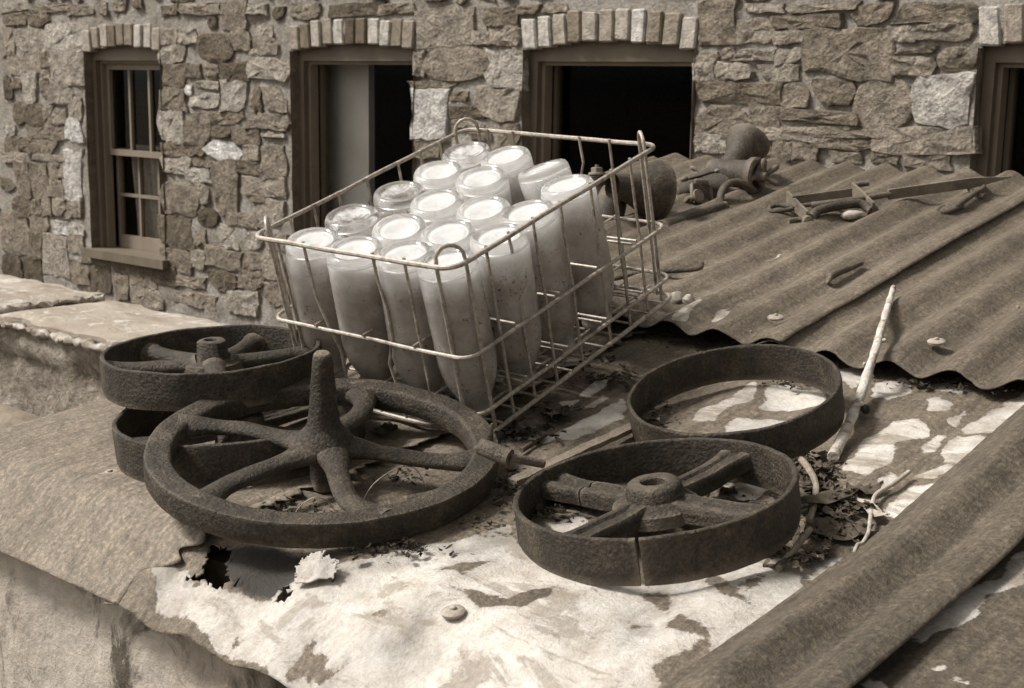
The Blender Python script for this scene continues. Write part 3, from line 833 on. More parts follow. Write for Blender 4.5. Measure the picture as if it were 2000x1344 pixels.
HALF = [topoly(p) for p in ([(640,1040),(1000,1000),(1010,1070),(1060,1110),(1230,1148),(1100,1170),(980,1150),(860,1120),(700,1130)], [(1290,1140),(1420,1090),(1640,1070),(1600,1150),(1480,1230),(1440,1300),(1300,1344),(1240,1260),(1330,1200)],
 [(300,1180),(420,1180),(500,1280),(560,1344),(480,1344),(380,1260)], [(1630,900),(1700,940),(1780,1000),(1700,1020),(1640,960)])]
GRIME = [topoly(p) for p in ([(405,1052),(470,1060),(600,1075),(585,1100),(556,1128),(530,1150),(480,1152),(450,1140),(430,1128)],)]
HOLES = [topoly(p) for p in ([(352,1126),(392,1112),(412,1040),(446,1052),(448,1118),(440,1150),(424,1156),(398,1136)], [(538,1160),(553,1112),(578,1112),(566,1140),(550,1164)], [(448,1150),(462,1128),(470,1132),(462,1152)], [(640,1118),(652,1108),(664,1116),(650,1124)])]
def lowsheet(name, mat, X0, X1, zoff, bumpf, light=(), dark=(), grime=(), holes=(), half=(), dx=.006, y_end=1.86, fold=.022, edgeR=None, thick=.0016):
    pp = prof_pts(y_end, fold); nx = int((X1 - X0) / dx) + 1
    vs, fs, bare, gri = [], [], [], []
    for j, (Y, z) in enumerate(pp):
        x1 = X1 + (edgeR(Y) if edgeR else 0)
        for i in range(nx + 1):
            X = X0 + (x1 - X0) * i / nx
            yy = Y
            if j == 0: yy += .004 * nz((X * 14, 0, 1))
            vs.append((X - SH.x, yy - SH.y, z + zoff + bumpf(X, Y) - SH.z))
            wx = X + .010 * nz((X, Y, 2), 22) + .004 * nz((X, Y, 3), 70); wy = Y + .010 * nz((X, Y, 7), 22) + .004 * nz((X, Y, 9), 70)
            f = field(light, wx, wy)
            if half: f = max(min(f, 1 - (.47 + .25 * nz((X * 1.0, Y * .45, 17), 30)) * field(half, wx, wy, .06)), 0)
            if f > 0 and dark: f = min(f, 1 - .95 * field(dark, wx, wy, .026) - .12 * nz((X, Y, 12), 14))
            bare.append(f); gri.append(field(grime, X, Y, .02) if grime else 0.0)
    for j in range(len(pp) - 1):
        for i in range(nx):
            if holes:
                X = X0 + (X1 - X0) * (i + .5) / nx; Y = (pp[j][0] + pp[j + 1][0]) / 2
                X += .010 * nz((X, Y, 5), 60); Y += .007 * nz((X, Y, 8), 60)
                if any(inpoly(X, Y, P) for P, bb in holes): continue
            fs.append([j * (nx + 1) + i, j * (nx + 1) + i + 1, (j + 1) * (nx + 1) + i + 1, (j + 1) * (nx + 1) + i])
    if holes:                              # ragged, rust-eaten edges
        use = {}
        for f in fs:
            for q in f: use[q] = use.get(q, 0) + 1
        W_ = nx + 1
        for q, c in use.items():
            i_, j_ = q % W_, q // W_
            if c < 4 and 0 < i_ < nx and 0 < j_ < len(pp) - 1:
                v = vs[q]; vs[q] = (v[0] + random.uniform(-.0026, .0026), v[1] + random.uniform(-.0024, .0024), v[2] + random.uniform(-.001, .004))
    o = mk(name, vs, fs, mat, shed)
    for nm, arr in (('bare', bare), ('grime', gri)):
        at = o.data.attributes.new(nm, 'FLOAT', 'POINT'); at.data.foreach_set('value', arr)
    so = o.modifiers.new('thickness', 'SOLIDIFY'); so.thickness = thick; so.offset = -1
    return o
shL = lowsheet('roof_sheet', M_SH_L, -1.75, -1.262, .004, lambda X, Y: .0035 * nz((X * 5, Y * 1.6, 2)) + .0025 * math.sin(X * 62) * max(0, min(1, (Y - .9) * 4)), dx=.008, fold=.018,
    edgeR=lambda Y: .006 * nz((Y * 90, 1, 1)) + (0 if Y < .832 else (min(1, (Y - .832) / .02) * (.055 + .03 * nz((Y * 60, 4, 2))))))
shL['label'] = 'dull sheet at far left folded down over the eave'
shM = lowsheet('roof_sheet', M_SH_M, -1.29, -.56, -.001, lambda X, Y: .0060 * math.sin((X + .02 * math.sin(Y * 5)) * 2 * math.pi / .118) * (.45 + .55 * nz((X * 3, Y * 3, 0))) + .004 * fbm((X, Y, 0), 6) + .0012 * nz((X, Y, 4), 45),
    LIGHT, DARK, GRIME, HOLES, HALF, dx=.0035, fold=.05)
shM['label'] = 'flattened painted sheet worn to bright metal in patches'
def roll(X, Y):
    u = X + .603
    w = .017 * (.5 - .5 * math.cos(2 * math.pi * min(max(u, 0), .085) / .085)) if u < .085 else .006 + .013 * math.sin(math.pi * min(1, (u - .085) / .075)) - .006 * min(1, (u - .085) / .05)
    if u < .085: w += .006 * min(1, max(0, u / .085))
    return w + .0015 * nz((X * 4, Y * 4, 6)) + .0008 * nz((X, Y, 3), 50)
shR = lowsheet('roof_sheet', M_SH_R, -.603, -.468, .005, roll, dx=.004, fold=.03)
shR['label'] = 'dark sheet rolled in two broad ridges'
LIGHTRR = [topoly(p) for p in ([(1765,1250),(1870,1168),(2010,1070),(2010,1108),(1960,1150),(1900,1192),(1860,1225),(1790,1252)], [(1815,1300),(1840,1290),(1850,1302),(1825,1310)], [(1850,1325),(1880,1320),(1890,1332)], [(1690,1330),(1720,1320),(1740,1335),(1700,1344)])]
shRR = lowsheet('roof_sheet', M_SH_R, -.53, .75, -.002, lambda X, Y: .003 * fbm((X, Y, 1), 5) + .001 * nz((X, Y, 1), 50), LIGHTRR, dx=.010, fold=.03)
shRR['label'] = 'dark sheet at near right with a bright chalky streak'

PITCHC = .0875
def corr(X): return .0076 * math.cos(2 * math.pi * (X + .787) / PITCHC)
def upsheet(X0, X1, zoff, flat=None, light=(), seed=0, lip=None, dx=.007):
    nx = int((X1 - X0) / dx) + 1
    ys = []; Y = LIPY
    while Y < 2.68: ys.append(Y); Y += .006 if Y < LIPY + .06 else .03
    ys.append(2.68)
    # over the ridge and down the far side
    ext_ = [(2.72, -.012), (2.85, -.05), (3.2, -.17), (3.62, -.31)]
    vs, fs, bare = [], [], []
    rows = [(Y, up_z(Y)) for Y in ys] + [(Y, up_z(2.68) + d) for Y, d in ext_]
    for j, (Y, z) in enumerate(rows):
        for i in range(nx + 1):
            X = X0 + (X1 - X0) * i / nx
            k = 1.0
            if flat: k = 1 - flat(X)
            c = corr(X) * k * (1.1 + .25 * nz((X * 6, Y * 2, seed))) + (0 if not flat else .004 * flat(X))
            c += .0035 * nz((X * 3, Y * 3, seed + 3)) + .0010 * nz((X * 30, Y * 30, seed))
            yy, zz = Y, z
            if Y < LIPY + .06:                       # ragged rusted lip, drooping here and there
                f = 1 - (Y - LIPY) / .06
                yy += f * (0.010 * nz((X * 9, 2, seed)) + .007 * nz((X * 31, 7, seed)) + .004 * nz((X * 90, 3, seed)))
                zz -= f * f * .004 * (1 + nz((X * 7, 5, seed)))
            if lip: yy += lip(X) * max(0, 1 - (Y - LIPY) / .5)
            xx = X + (.003 * nz((Y * 12, i // nx, seed)) if i in (0, nx) else 0)
            vs.append((xx - SH.x, yy - SH.y, zz + c + zoff - SH.z))
            bare.append(field(light, xx, yy, .016))
    for j in range(len(rows) - 1):
        for i in range(nx): fs.append([j * (nx + 1) + i, j * (nx + 1) + i + 1, (j + 1) * (nx + 1) + i + 1, (j + 1) * (nx + 1) + i])
    o = mk('corrugated_sheet', vs, fs, M_SH_U, shed)
    at = o.data.attributes.new('bare', 'FLOAT', 'POINT'); at.data.foreach_set('value', bare)
    at = o.data.attributes.new('grime', 'FLOAT', 'POINT')
    so = o.modifiers.new('thickness', 'SOLIDIFY'); so.thickness = .0016; so.offset = -1
    return o
SEAM = -.942
LIGHTU = [topoly(p, up) for p in ([(1312,640),(1325,612),(1362,592),(1372,602),(1352,620),(1340,636)], [(1390,628),(1412,600),(1430,602),(1415,620),(1400,632)])]
shA = upsheet(-1.9, SEAM, .007, lambda X: max(0, min(1, (X - SEAM + .05) / .03)) * .55, LIGHTU, 1)
shA['label'] = 'left corrugated sheet overlapping its neighbour at the long seam'
shB = upsheet(SEAM - .06, .75, 0.0, None, (), 2)
shB['label'] = 'right corrugated sheet tucked under the long seam'

# bolts with washers, as parts of their sheets
def bolt(x, y, surf, sheet, dz, r=.0120, nut=True, n=(0, -.15, 1), wash=True):
    c = surf(x, y, dz)
    Mx = frame(c - SH, n)
    m = MB()
    if wash: m.lathe([(.0, .0022), (r * .45, .0022), (r * .9, .0010), (r, -.0002), (r * .95, -.003), (0, -.003)], Mx, 24)
    o = m.build('washer', M_ZINC, None) if wash else None
    hd = MB().lathe([(0, .0050), (r * .24, .0045), (r * .30, .003), (r * .30, .001), (0, .001)], Mx, 6 if nut else 12).rough(.0004, 300).build('bolt_head', M_ZINC, None)
    for q in (o, hd):
        if q: q.parent = sheet; q.matrix_parent_inverse = Matrix.Identity(4)
for a in ((885, 1193, low, shM, -.002), (215, 924, low, shL, .004), (1515, 619, up, shA, .015), (1829, 666, up, shB, .009)): bolt(*a, nut=False)
bolt(1467, 652, up, shA, .015, .008, True, wash=False); bolt(1988, 604, up, shB, .012, .009, True, wash=False)
# torn, curled flake of metal by the hole
m = MB(); n1, n2 = 34, 24; vs = []; fs = []
A = low(575, 1135, .004); B = low(665, 1120, .006); C_ = low(585, 1080, .006)
for j in range(n2 + 1):
    for i in range(n1 + 1):
        u, v = i / n1, j / n2
        p = A + (B - A) * u + (C_ - A) * v
        e = abs(u - .35) ** 2
        p.z += .005 * v * v * (1 - e) - .003 + .0025 * fbm((u * 3, v * 3, 4), 1.5); p.y -= .006 * v
        vs.append(p - SH)
for j in range(n2):
    for i in range(n1):
        u, v = (i + .5) / n1 - .45, (j + .5) / n2 - .35
        if math.hypot(u * 1.0, v * .9) + .16 * nz((u * 7, v * 7, 3)) + .10 * nz((u * 19, v * 19, 5)) < .46: fs.append([j * (n1 + 1) + i, j * (n1 + 1) + i + 1, (j + 1) * (n1 + 1) + i + 1, (j + 1) * (n1 + 1) + i])
o = mk('torn_flake', vs, fs, M_SH_M, shM); o.modifiers.new('t', 'SOLIDIFY').thickness = .0012
at = o.data.attributes.new('bare', 'FLOAT', 'POINT'); at.data.foreach_set('value', [.9] * len(vs))
o.data.attributes.new('grime', 'FLOAT', 'POINT')
o['label'] = 'bright flake of metal curled up beside the rust hole'

# ------------------------------------------------------------------ wire milk crate
CL = Vector((-1.50016, 1.24455, -.43554))
cu = Vector((.99861, .04366, -.02963)).normalized(); cv = Vector((-.0328, .95344, .29979)); cv = (cv - cu * cv.dot(cu)).normalized(); cw = cu.cross(cv)
CW, CLN, CH = .3607, .46, .236
crate = empty('milk_crate', 'rusty galvanised wire milk crate tilted on the roof, full of upturned bottles', 'crate', CL)
crate.matrix_world = Matrix.Translation(CL) @ Matrix((cu, cv, cw)).transposed().to_4x4()
CM = crate.matrix_world.copy()
def rrect(z, rad_=.022, ins=0.0, jit=.0015):
    pts = []
    for (cx, cy, a0) in ((CW - ins - rad_, CLN - ins - rad_, 0), (ins + rad_, CLN - ins - rad_, 90), (ins + rad_, ins + rad_, 180), (CW - ins - rad_, ins + rad_, 270)):
        for k in range(6):
            a = rad(a0 + 90 * k / 5); pts.append(Vector((cx + rad_ * math.cos(a), cy + rad_ * math.sin(a), z)))
    out = []
    for i in range(len(pts)):
        a, b = pts[i], pts[(i + 1) % len(pts)]
        n = max(1, int((b - a).length / .04))
        for k in range(n):
            p = a.lerp(b, k / n); out.append(p + noise.noise_vector(p * 11) * jit)
    return out
RZ = [CH, CH * .4847, CH * .145, .002]
for z, r in zip(RZ, (.0034, .0028, .0028, .0032)):
    MB().tube(rrect(z), r, 8, closed=True).build('rim', M_WIRE, crate)
def post(p, q, bend=None, r=.0022):
    pts = [p.lerp(q, k / 6) for k in range(7)]
    if bend:
        for k, amt in bend: pts[k] = pts[k] + Vector(amt)
    MB().tube(pts, r, 6).build('upright_wire', M_WIRE, crate)
o_ = .0042
TOPW = CH + .004
for t in (.13, .27, .62, .77):           # short sides; two wires on the near side are bent
    x = CW * t
    bend = None
    if t == .27: bend = [(2, (.001, 0, 0)), (3, (.012, 0, 0)), (4, (.022, .004, 0)), (5, (.024, 0, 0)), (6, (.024, 0, 0))]
    if t == .62: bend = [(5, (-.004, 0, 0)), (4, (-.013, .002, 0)), (3, (.004, 0, 0)), (2, (.006, 0, 0))]
    a = Vector((x, o_, TOPW)); b = Vector((x, o_, 0))
    post(b, a, None if not bend else [(6 - k, amt) for k, amt in bend])
    a = Vector((x, CLN - o_, TOPW)); b = Vector((x, CLN - o_, 0)); post(b, a, [(4, (-.004, -.012, 0)), (5, (.002, 0, 0))] if t == .62 else None)
for t in (.15, .25, .36, .49, .64, .75, .85):
    y = CLN * t
    for x in (o_, CW - o_):
        post(Vector((x, y, 0)), Vector((x, y, TOPW)), [(3, (0, random.uniform(-.003, .003), 0))])
for (cx, cy, sx, sy) in ((0, 0, 1, 1), (CW, 0, -1, 1), (CW, CLN, -1, -1), (0, CLN, 1, -1)):   # corner stacking loops
    a = Vector((cx + sx * .030, cy + sy * .0045, 0)); b = Vector((cx + sx * .0045, cy + sy * .030, 0))
    pts = [a, a + Vector((0, 0, .12)), a + Vector((0, 0, CH))]
    mid = (a + b) / 2
    for k in range(1, 8):
        an = math.pi * k / 8
        pts.append(mid + (a - mid) * math.cos(an) + Vector((0, 0, CH + .004 + .019 * math.sin(an))))
    pts += [b + Vector((0, 0, CH)), b + Vector((0, 0, .12)), b]
    MB().tube(pts, .0026, 8).build('corner_loop', M_WIRE, crate)
for z in (RZ[1] + .005, RZ[2] + .005):
    for k in range(1, 4): MB().tube([(CW * k / 4, .001 - .004, z), (CW * k / 4 + .001, CLN / 2, z - .001), (CW * k / 4, CLN + .003, z)], .0021, 6).build('divider_wire', M_WIRE, crate)
    for k in range(1, 5):
        for e in ((-.006, .006) if z < .08 or k in (2, 4) else (0,)): MB().tube([(-.003, CLN * k / 5 + e, z + .004), (CW / 2, CLN * k / 5 + e, z + .003), (CW + .003, CLN * k / 5 + e, z + .004)], .0021, 6).build('divider_wire', M_WIRE, crate)
for k in range(1, 12): MB().tube([(-.002, CLN * k / 12, .006), (CW + .002, CLN * k / 12, .006)], .0019, 6).build('base_wire', M_WIRE, crate)
for k in range(1, 8): MB().tube([(CW * k / 8, -.002, .0095), (CW * k / 8, CLN + .002, .0095)], .0019, 6).build('base_wire', M_WIRE, crate)

# ------------------------------------------------------------------ eighteen upturned bottles
BH, BR = .218, .0385
def bottle_mesh():
    outp = [(0, BH - .0085), (.010, BH - .0080), (.019, BH - .0060), (.0240, BH - .0042), (.0258, BH - .0052), (.0272, BH - .0030), (.0300, BH - .0005), (.0325, BH), (.0355, BH - .0015), (.0378, BH - .006), (BR, BH - .012), (BR, .165), (BR, .100), (.0383, .078), (.0368, .064), (.0335, .050), (.0285, .037), (.0240, .027), (.0212, .018), (.0205, .010), (.0222, .0085), (.0225, .004), (.0215, 0)]
    inp = [(.0170, 0), (.0178, .018), (.0208, .027), (.0254, .037), (.0305, .050), (.0338, .064), (.0353, .078), (.0355, .100), (.0355, .165), (.0350, BH - .016), (.029, BH - .013), (.012, BH - .0135), (0, BH - .0140)]
    m = MB().lathe(outp + inp, Matrix.Identity(4), 40)
    me = bpy.data.meshes.new('glass_body'); me.from_pydata([tuple(v) for v in m.v], [], m.f)
    bm = bmesh.new(); bm.from_mesh(me); bmesh.ops.remove_doubles(bm, verts=bm.verts, dist=1e-6); bmesh.ops.recalc_face_normals(bm, faces=bm.faces); bm.to_mesh(me); bm.free()
    me.shade_smooth(); return me
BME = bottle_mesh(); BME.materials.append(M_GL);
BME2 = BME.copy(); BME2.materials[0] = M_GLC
BT = [[(611,466),(692,484),(790,491),(872,507)], [(685,418),(779,443),(874,453),(973,458)], [(779,372),(851,391),(942,406),(1030,411)], [(856,332),(940,345),(1058,325),(1106,358)], [(909,294),(986,303)]]
ROWN = ['nearest row', 'second row', 'third row', 'fourth row', 'rearmost row']; COLN = ['first', 'second', 'third', 'fourth']
special = {(0, 3): 'upturned dusty milk bottle at the nearest corner of the wire crate', (3, 2): 'upturned milk bottle leaning steeply, dirt-streaked, near the crate rear gap', (0, 0): 'upturned dusty milk bottle at the left corner of the crate',
           (2, 0): 'clearer upturned milk bottle with inverted WASH lettering on its side', (1, 0): 'clear-sided upturned milk bottle by the left rail, second row back', (4, 0): 'upturned milk bottle at the back corner beside the wire loop'}
CR0 = RM @ Vector((1, 0, 0)); CF0 = RM @ Vector((0, 0, -1))
for j, row in enumerate(BT):
    for i, (px, py) in enumerate(row):
        lipw = CM @ Vector((CW * (i + .5) / 4, CLN * (j + .5) / 5, .012))
        topz = CM @ Vector((0, 0, .228))
        tp = hit(px, py, topz, cw)
        ax = (tp - lipw)
        if (j, i) == (3, 2): tp = hit(px, py, CM @ Vector((0, 0, .222)), cw); lipw = CM @ Vector((CW * .62, CLN * .70, .02)); ax = (tp - lipw).normalized() - CR0 * .30 - CF0 * .05
        ax.normalize()
        b = empty('milk_bottle', special.get((j, i), 'upturned milk bottle, %s from the left in the %s of the crate' % (COLN[i], ROWN[j])), 'bottle', lipw, 'upturned bottles in the crate')
        base = tp - ax * BH
        Mb = frame(base, ax) @ Matrix.Rotation(random.uniform(0, 6.28), 4, 'Z')
        b.matrix_world = Mb
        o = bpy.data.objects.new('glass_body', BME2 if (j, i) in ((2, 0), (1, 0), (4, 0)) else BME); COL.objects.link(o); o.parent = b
        if (j, i) in ((2, 0), (3, 2)):
            word = 'WASH' if i == 0 else 'WASH'
            # lettering, vertically flipped as seen through the glass
            toc = (Mb.inverted() @ Vector((0, 0, 0))); az = math.atan2(toc.y, toc.x)
            for li, (txt, size, zc) in enumerate(((word, .0140, BH - .016),) if j == 3 else ((word, .0140, BH - .015), ('RETURN', .0085, BH - .029))):
                cu_ = bpy.data.curves.new('print', 'FONT'); cu_.body = txt; cu_.size = size; cu_.align_x = 'CENTER'; cu_.space_character = 1.15; cu_.offset = .0002
                to = bpy.data.objects.new('tmp', cu_); COL.objects.link(to)
                dg = bpy.context.evaluated_depsgraph_get(); me = bpy.data.meshes.new_from_object(to.evaluated_get(dg))
                bpy.data.objects.remove(to)
                bm = bmesh.new(); bm.from_mesh(me); bmesh.ops.subdivide_edges(bm, edges=[e for e in bm.edges if e.calc_length() > .002], cuts=2); bmesh.ops.triangulate(bm, faces=bm.faces); bm.to_mesh(me); bm.free()
                for v in me.vertices:
                    a = az + (v.co.x + (.004 if i == 0 else 0)) / BR; z = zc - v.co.y
                    v.co = Vector((math.cos(a) * (BR + .0004), math.sin(a) * (BR + .0004), z))
                me.materials.append(M_PRINT)
                po = bpy.data.objects.new('lettering', me); COL.objects.link(po); po.parent = b

# ------------------------------------------------------------------ iron wheels
def root_at(name, label, cat, Mx, group=None):
    r = empty(name, label, cat, (0, 0, 0), group); r.matrix_world = Mx; return r
I4 = Matrix.Identity(4)
def ang_of(Mx, x, y, lift=0.0):
    n = Mx.to_3x3() @ Vector((0, 0, 1)); q = hit(x, y, Mx.translation + n * lift, n)
    l = Mx.inverted() @ q; return math.atan2(l.y, l.x), math.hypot(l.x, l.y)
def rim_prof(Ro, t, h, z1=0.0):
    b = .0022; Ri = Ro - t; pr = []
    for k in range(5): a = rad(90 * k / 4); pr.append((Ri + b - b * math.cos(a), z1 - b + b * math.sin(a)))
    for k in range(5): a = rad(90 - 90 * k / 4); pr.append((Ro - b + b * math.cos(a), z1 - b + b * math.sin(a)))
    for k in range(1, 6): pr.append((Ro, z1 - b - (h - 2 * b) * k / 6))
    pr.append((Ro - b, z1 - h)); pr.append((Ri + b, z1 - h))
    for k in range(1, 6): pr.append((Ri, z1 - h + b + (h - 2 * b) * k / 6))
    return pr
WG = 'old iron wheels on the roof'
# upper left pulley
Mx = frame((-1.5022, 1.1131, -.3561), (-.0071, -.0564, .9984))
r = root_at('pulley_wheel', 'deep-rimmed rusty pulley with round spokes, lying on top of another wheel at left', 'wheel', Mx, WG)
R_ = .1459
MB().lathe(rim_prof(R_, .0065, .050), I4, 120, closed=True).rough(.0004, 130, .0016, 22, 1).build('rim', M_IRON, r)
HB = [(.0085, -.040), (.0085, .008), (.0100, .0105), (.0165, .0105), (.0188, .0085), (.0215, -.014), (.0250, -.017), (.037, -.020), (.040, -.030), (.036, -.040)]
MB().lathe(HB, I4, 40, closed=True).rough(.0004, 130, .001, 30, 2).build('hub', M_IRON, r)
for (x, y) in ((290, 688), (250, 722), (505, 664), (600, 690), (430, 745)):
    a, _ = ang_of(Mx, x, y, -.025)
    pts = [Vector((math.cos(a) * q, math.sin(a) * q, -.026 + (.004 if k == 0 else 0))) for k, q in enumerate([.018 + (R_ - .022) * t / 12 for t in range(13)])]
    rr = [q * 1.28 for q in (.0135, .0125, .0115, .011, .0105, .0102, .010, .010, .0102, .0105, .011, .0125, .0145)]
    MB().tube(pts, rr, 14, sq=.85).rough(.0004, 130, .001, 30, 3).build('spoke', M_IRON, r)
# the wheel underneath
cz = roof_z(1.07) + .056
Mx = frame((-1.398, 1.075, cz), (-.02, -.085, 1))
r = root_at('pulley_wheel', 'rusty flat-spoked wheel half hidden underneath the pulley at left', 'wheel', Mx, WG)
R_ = .158
MB().lathe(rim_prof(R_, .0065, .055), I4, 120, closed=True).rough(.0004, 130, .0016, 22, 4).build('rim', M_IRON, r)
MB().lathe([(.012, -.05), (.012, -.010), (.015, -.008), (.026, -.008), (.030, -.011), (.033, -.03), (.036, -.05)], I4, 36, closed=True).rough(.0004, 130, .001, 30, 5).build('hub', M_IRON, r)
def channel_spoke(a, r0, r1, w0, w1, z, hgt, seed, split=None, parent=None):
    sec = [(-.6, -.1), (-.95, .10), (-1.02, .55), (-1.0, .82), (-.88, .97), (-.60, 1.0), (-.38, .99), (-.22, .84), (.22, .84), (.38, .99), (.60, 1.0), (.88, .97), (1.0, .82), (1.02, .55), (.95, .10), (.6, -.1)]
    segs = [(0, 1)] if not split else [(0, split - .012), (split + .006, 1)]
    for (s0, s1) in segs:
        m = MB(); n = 16; vs = []; fs = []
        for k in range(n + 1):
            t = s0 + (s1 - s0) * k / n; q = r0 + (r1 - r0) * t
            w = w0 + (w1 - w0) * t + .40 * w1 * max(0, (t - .70) / .30) ** 1.5 
            sag = -.003 * math.sin(t * 3.14)
            for (su, sv) in sec:
                p = Vector((q, su * w, z + sag + sv * hgt)); vs.append(Matrix.Rotation(a, 3, 'Z') @ p)
        ns = len(sec)
        for k in range(n):
            for i in range(ns):
                j = (i + 1) % ns; fs.append([k * ns + i, k * ns + j, (k + 1) * ns + j, (k + 1) * ns + i])
        fs.append(list(range(ns))); fs.append([n * ns + i for i in range(ns)][::-1])
        m.add(vs, fs).rough(.0004, 130, .0012, 30, seed).build('spoke', M_IRON, parent)
for k, d in enumerate((20, 92, 164, 236, 308)): channel_spoke(rad(d), .025, R_ - .004, .011, .013, -.035, .012, 6 + k, None, r)
# big dished wheel with a tapered spindle
Mx = frame((-1.1948, 1.0416, -.4165), (.1234, -.1131, .9859))
r = root_at('spindle_wheel', 'large rusty five-spoked wheel with tall tapered spindle standing up from its hub', 'wheel', Mx, WG)
R_ = .2053
TH = .030
pr = []
for (rr, zz) in ((R_ - .031, -.006), (R_ - .029, -.002), (R_ - .026, -.0005), (R_ - .02, -.001), (R_ - .012, -.0005), (R_ - .003, 0), (R_ - .0008, -.001), (R_, -.004), (R_, -.010), (R_, -.018), (R_, -.026), (R_ - .002, -TH), (R_ - .02, -TH), (R_ - .028, -.029), (R_ - .031, -.026), (R_ - .032, -.016)): pr.append((rr, zz))
MB().lathe(pr, I4, 128, closed=True).rough(.0004, 130, .0012, 22, 11).build('rim', M_IRON, r)
spind = [(0, .112), (.0080, .1115), (.0105, .1085), (.0118, .103), (.0135, .082), (.0155, .060), (.0178, .038), (.0195, .024), (.0225, .018), (.029, .011), (.034, .004), (.036, -.004), (.034, -.012), (.022, -.016), (.020, -.022)]
MB().lathe(spind, I4, 40).rough(.0004, 110, .0016, 26, 12).build('spindle', M_IRON, r)
MB().lathe([(.017, -.014), (.017, -.045), (.014, -.060), (0, -.062)], I4, 28).rough(.0004, 120, .001, 26, 13).build('axle_stub', M_IRON, r)
for k, (x, y) in enumerate(((340, 822), (425, 962), (742, 992), (930, 884), (688, 775))):
    a, _ = ang_of(Mx, x, y, -.006)
    pts, rr = [], []
    for t in range(15):
        u = t / 14; q = .018 + (R_ - .013 - .018) * u; da = -.16 * math.sin(u * math.pi) * (1 if k % 2 == 0 else .8)
        pts.append(Vector((math.cos(a + da) * q, math.sin(a + da) * q, .006 * (1 - u) ** 1.5 - .011 - .0035 * u)))
        rr.append(.0135 + .009 * max(0, 1 - u / .25) + .012 * max(0, (u - .70) / .30) ** 1.5)
    MB().tube(pts, rr, 16, sq=.62).rough(.0004, 120, .0016, 26, 14 + k).build('spoke', M_IRON, r)
# cracked four-spoked wheel, near right
sc_ = 1.45 / 1.48
Mx = frame(Vector((-.8202, 1.1781, -.4181)) * sc_ - Vector((0, 0, .001)), (-.0851, -.1401, .9865))
r = root_at('cracked_wheel', 'rusty four-spoked belt wheel with its rim split through, nearest of all', 'wheel', Mx, WG)
R_ = .1522 * sc_
ca, _ = ang_of(Mx, 1244, 1052)
MB().lathe(rim_prof(R_, .0062, .050), I4, 130, closed=True, a0=ca + .013, a1=ca + 2 * math.pi - .013, caps=True).rough(.0004, 130, .0014, 22, 21).build('rim', M_IRON, r)
MB().lathe([(.0125, -.035), (.0125, .001), (.0145, .003), (.0245, .003), (.0275, .0005), (.0295, -.004), (.0315, -.012), (.038, -.016), (.046, -.022), (.047, -.035)], I4, 44, closed=True).rough(.0004, 120, .001, 30, 22).build('hub', M_IRON, r)
for k, (x, y) in enumerate(((1425, 893), (1165, 1028), (1060, 935), (1480, 1000))):
    a, _ = ang_of(Mx, x, y, -.015)
    channel_spoke(a, .0145, R_ - .005, .0160, .0160, -.032, .021, 23 + k, .60 if k == 2 else None, r)
# plain iron band
Mx = frame((-.8849, 1.4324, -.3625), (-.0274, -.2653, .9638))
r = tag(MB().lathe(rim_prof(.1309, .0055, .050), I4, 120, closed=True).rough(.0004, 130, .0014, 22, 31).build('iron_band', M_IRON), 'spokeless rusty iron band, an empty hoop lying behind the cracked wheel', 'hoop')
r.matrix_world = Mx

# ------------------------------------------------------------------ loose ironwork between the wheels
def rod(name, label, cat, pts, r, mat=M_IRON, n=10, ro=.0008, sub=5):
    p = smoothpath(pts, sub); rr = r
    if isinstance(r, (list, tuple)):
        rr = [r[min(len(r) - 1, int(i / (len(p) - 1) * (len(r) - 1)))] * (1 - (i / (len(p) - 1) * (len(r) - 1)) % 1) + r[min(len(r) - 1, int(i / (len(p) - 1) * (len(r) - 1)) + 1)] * ((i / (len(p) - 1) * (len(r) - 1)) % 1) for i in range(len(p))]
    c = Vector(p[0])
    m = MB().tube(p, rr, n)
    m.rough(ro, 90)
    m.v = [v - c for v in m.v]
    o = m.build(name, mat); o.location = c
    return tag(o, label, cat)
A_, B_ = low(1000, 942, .012), low(1240, 832, .012)
d = (B_ - A_); Mx = frame((A_ + B_) / 2, (0, -.15, 1), d.normalized())
o = MB(); n = 24
L_ = d.length
for k in range(1): 
    vs = []; fs = []
    for i in range(n + 1):
        t = i / n - .5
        for (y, z) in ((-.008, -.003), (.008, -.003), (.008, .003), (-.008, .003)): vs.append(Vector((y, t * L_, z)))
    for i in range(n):
        for q in range(4): fs.append([i * 4 + q, i * 4 + (q + 1) % 4, (i + 1) * 4 + (q + 1) % 4, (i + 1) * 4 + q])
    fs += [[0, 1, 2, 3], [n * 4 + 3, n * 4 + 2, n * 4 + 1, n * 4]]
    o.add(vs, fs)
o = o.rough(.0012, 60).build('flat_iron_bar', M_IRON); o.matrix_world = frame((A_ + B_) / 2, Vector((0, -.15, 1)) - d.normalized() * Vector((0, -.15, 1)).dot(d.normalized()), Vector((0, -.15, 1)).cross(d))
o.matrix_world = Matrix.Translation((A_ + B_) / 2) @ Matrix((d.normalized().cross(Vector((0, -.15, 1))).normalized(), d.normalized(), d.normalized().cross(Vector((0, -.15, 1))).normalized().cross(d.normalized()))).transposed().to_4x4()
tag(o, 'flat rusty iron bar running from the big wheel to the empty hoop', 'iron bar')
pin = empty('bolt_pin', 'thick rusty pin with a thin shank resting on the rim of the spindle wheel', 'pin', depth(940, 875, 1.50))
c0 = pin.location
a, b, e = depth(938, 872, 1.50), depth(996, 894, 1.485), depth(1062, 906, 1.50)
m = MB().tube([a, a.lerp(b, .5), b], .0095, 16).rough(.0008, 90); m.v = [v - c0 for v in m.v]; m.build('pin_barrel', M_IRON, pin)
m = MB().tube([b, b.lerp(e, .5), e], .0050, 10).rough(.0008, 90); m.v = [v - c0 for v in m.v]; m.build('pin_shank', M_IRON, pin)
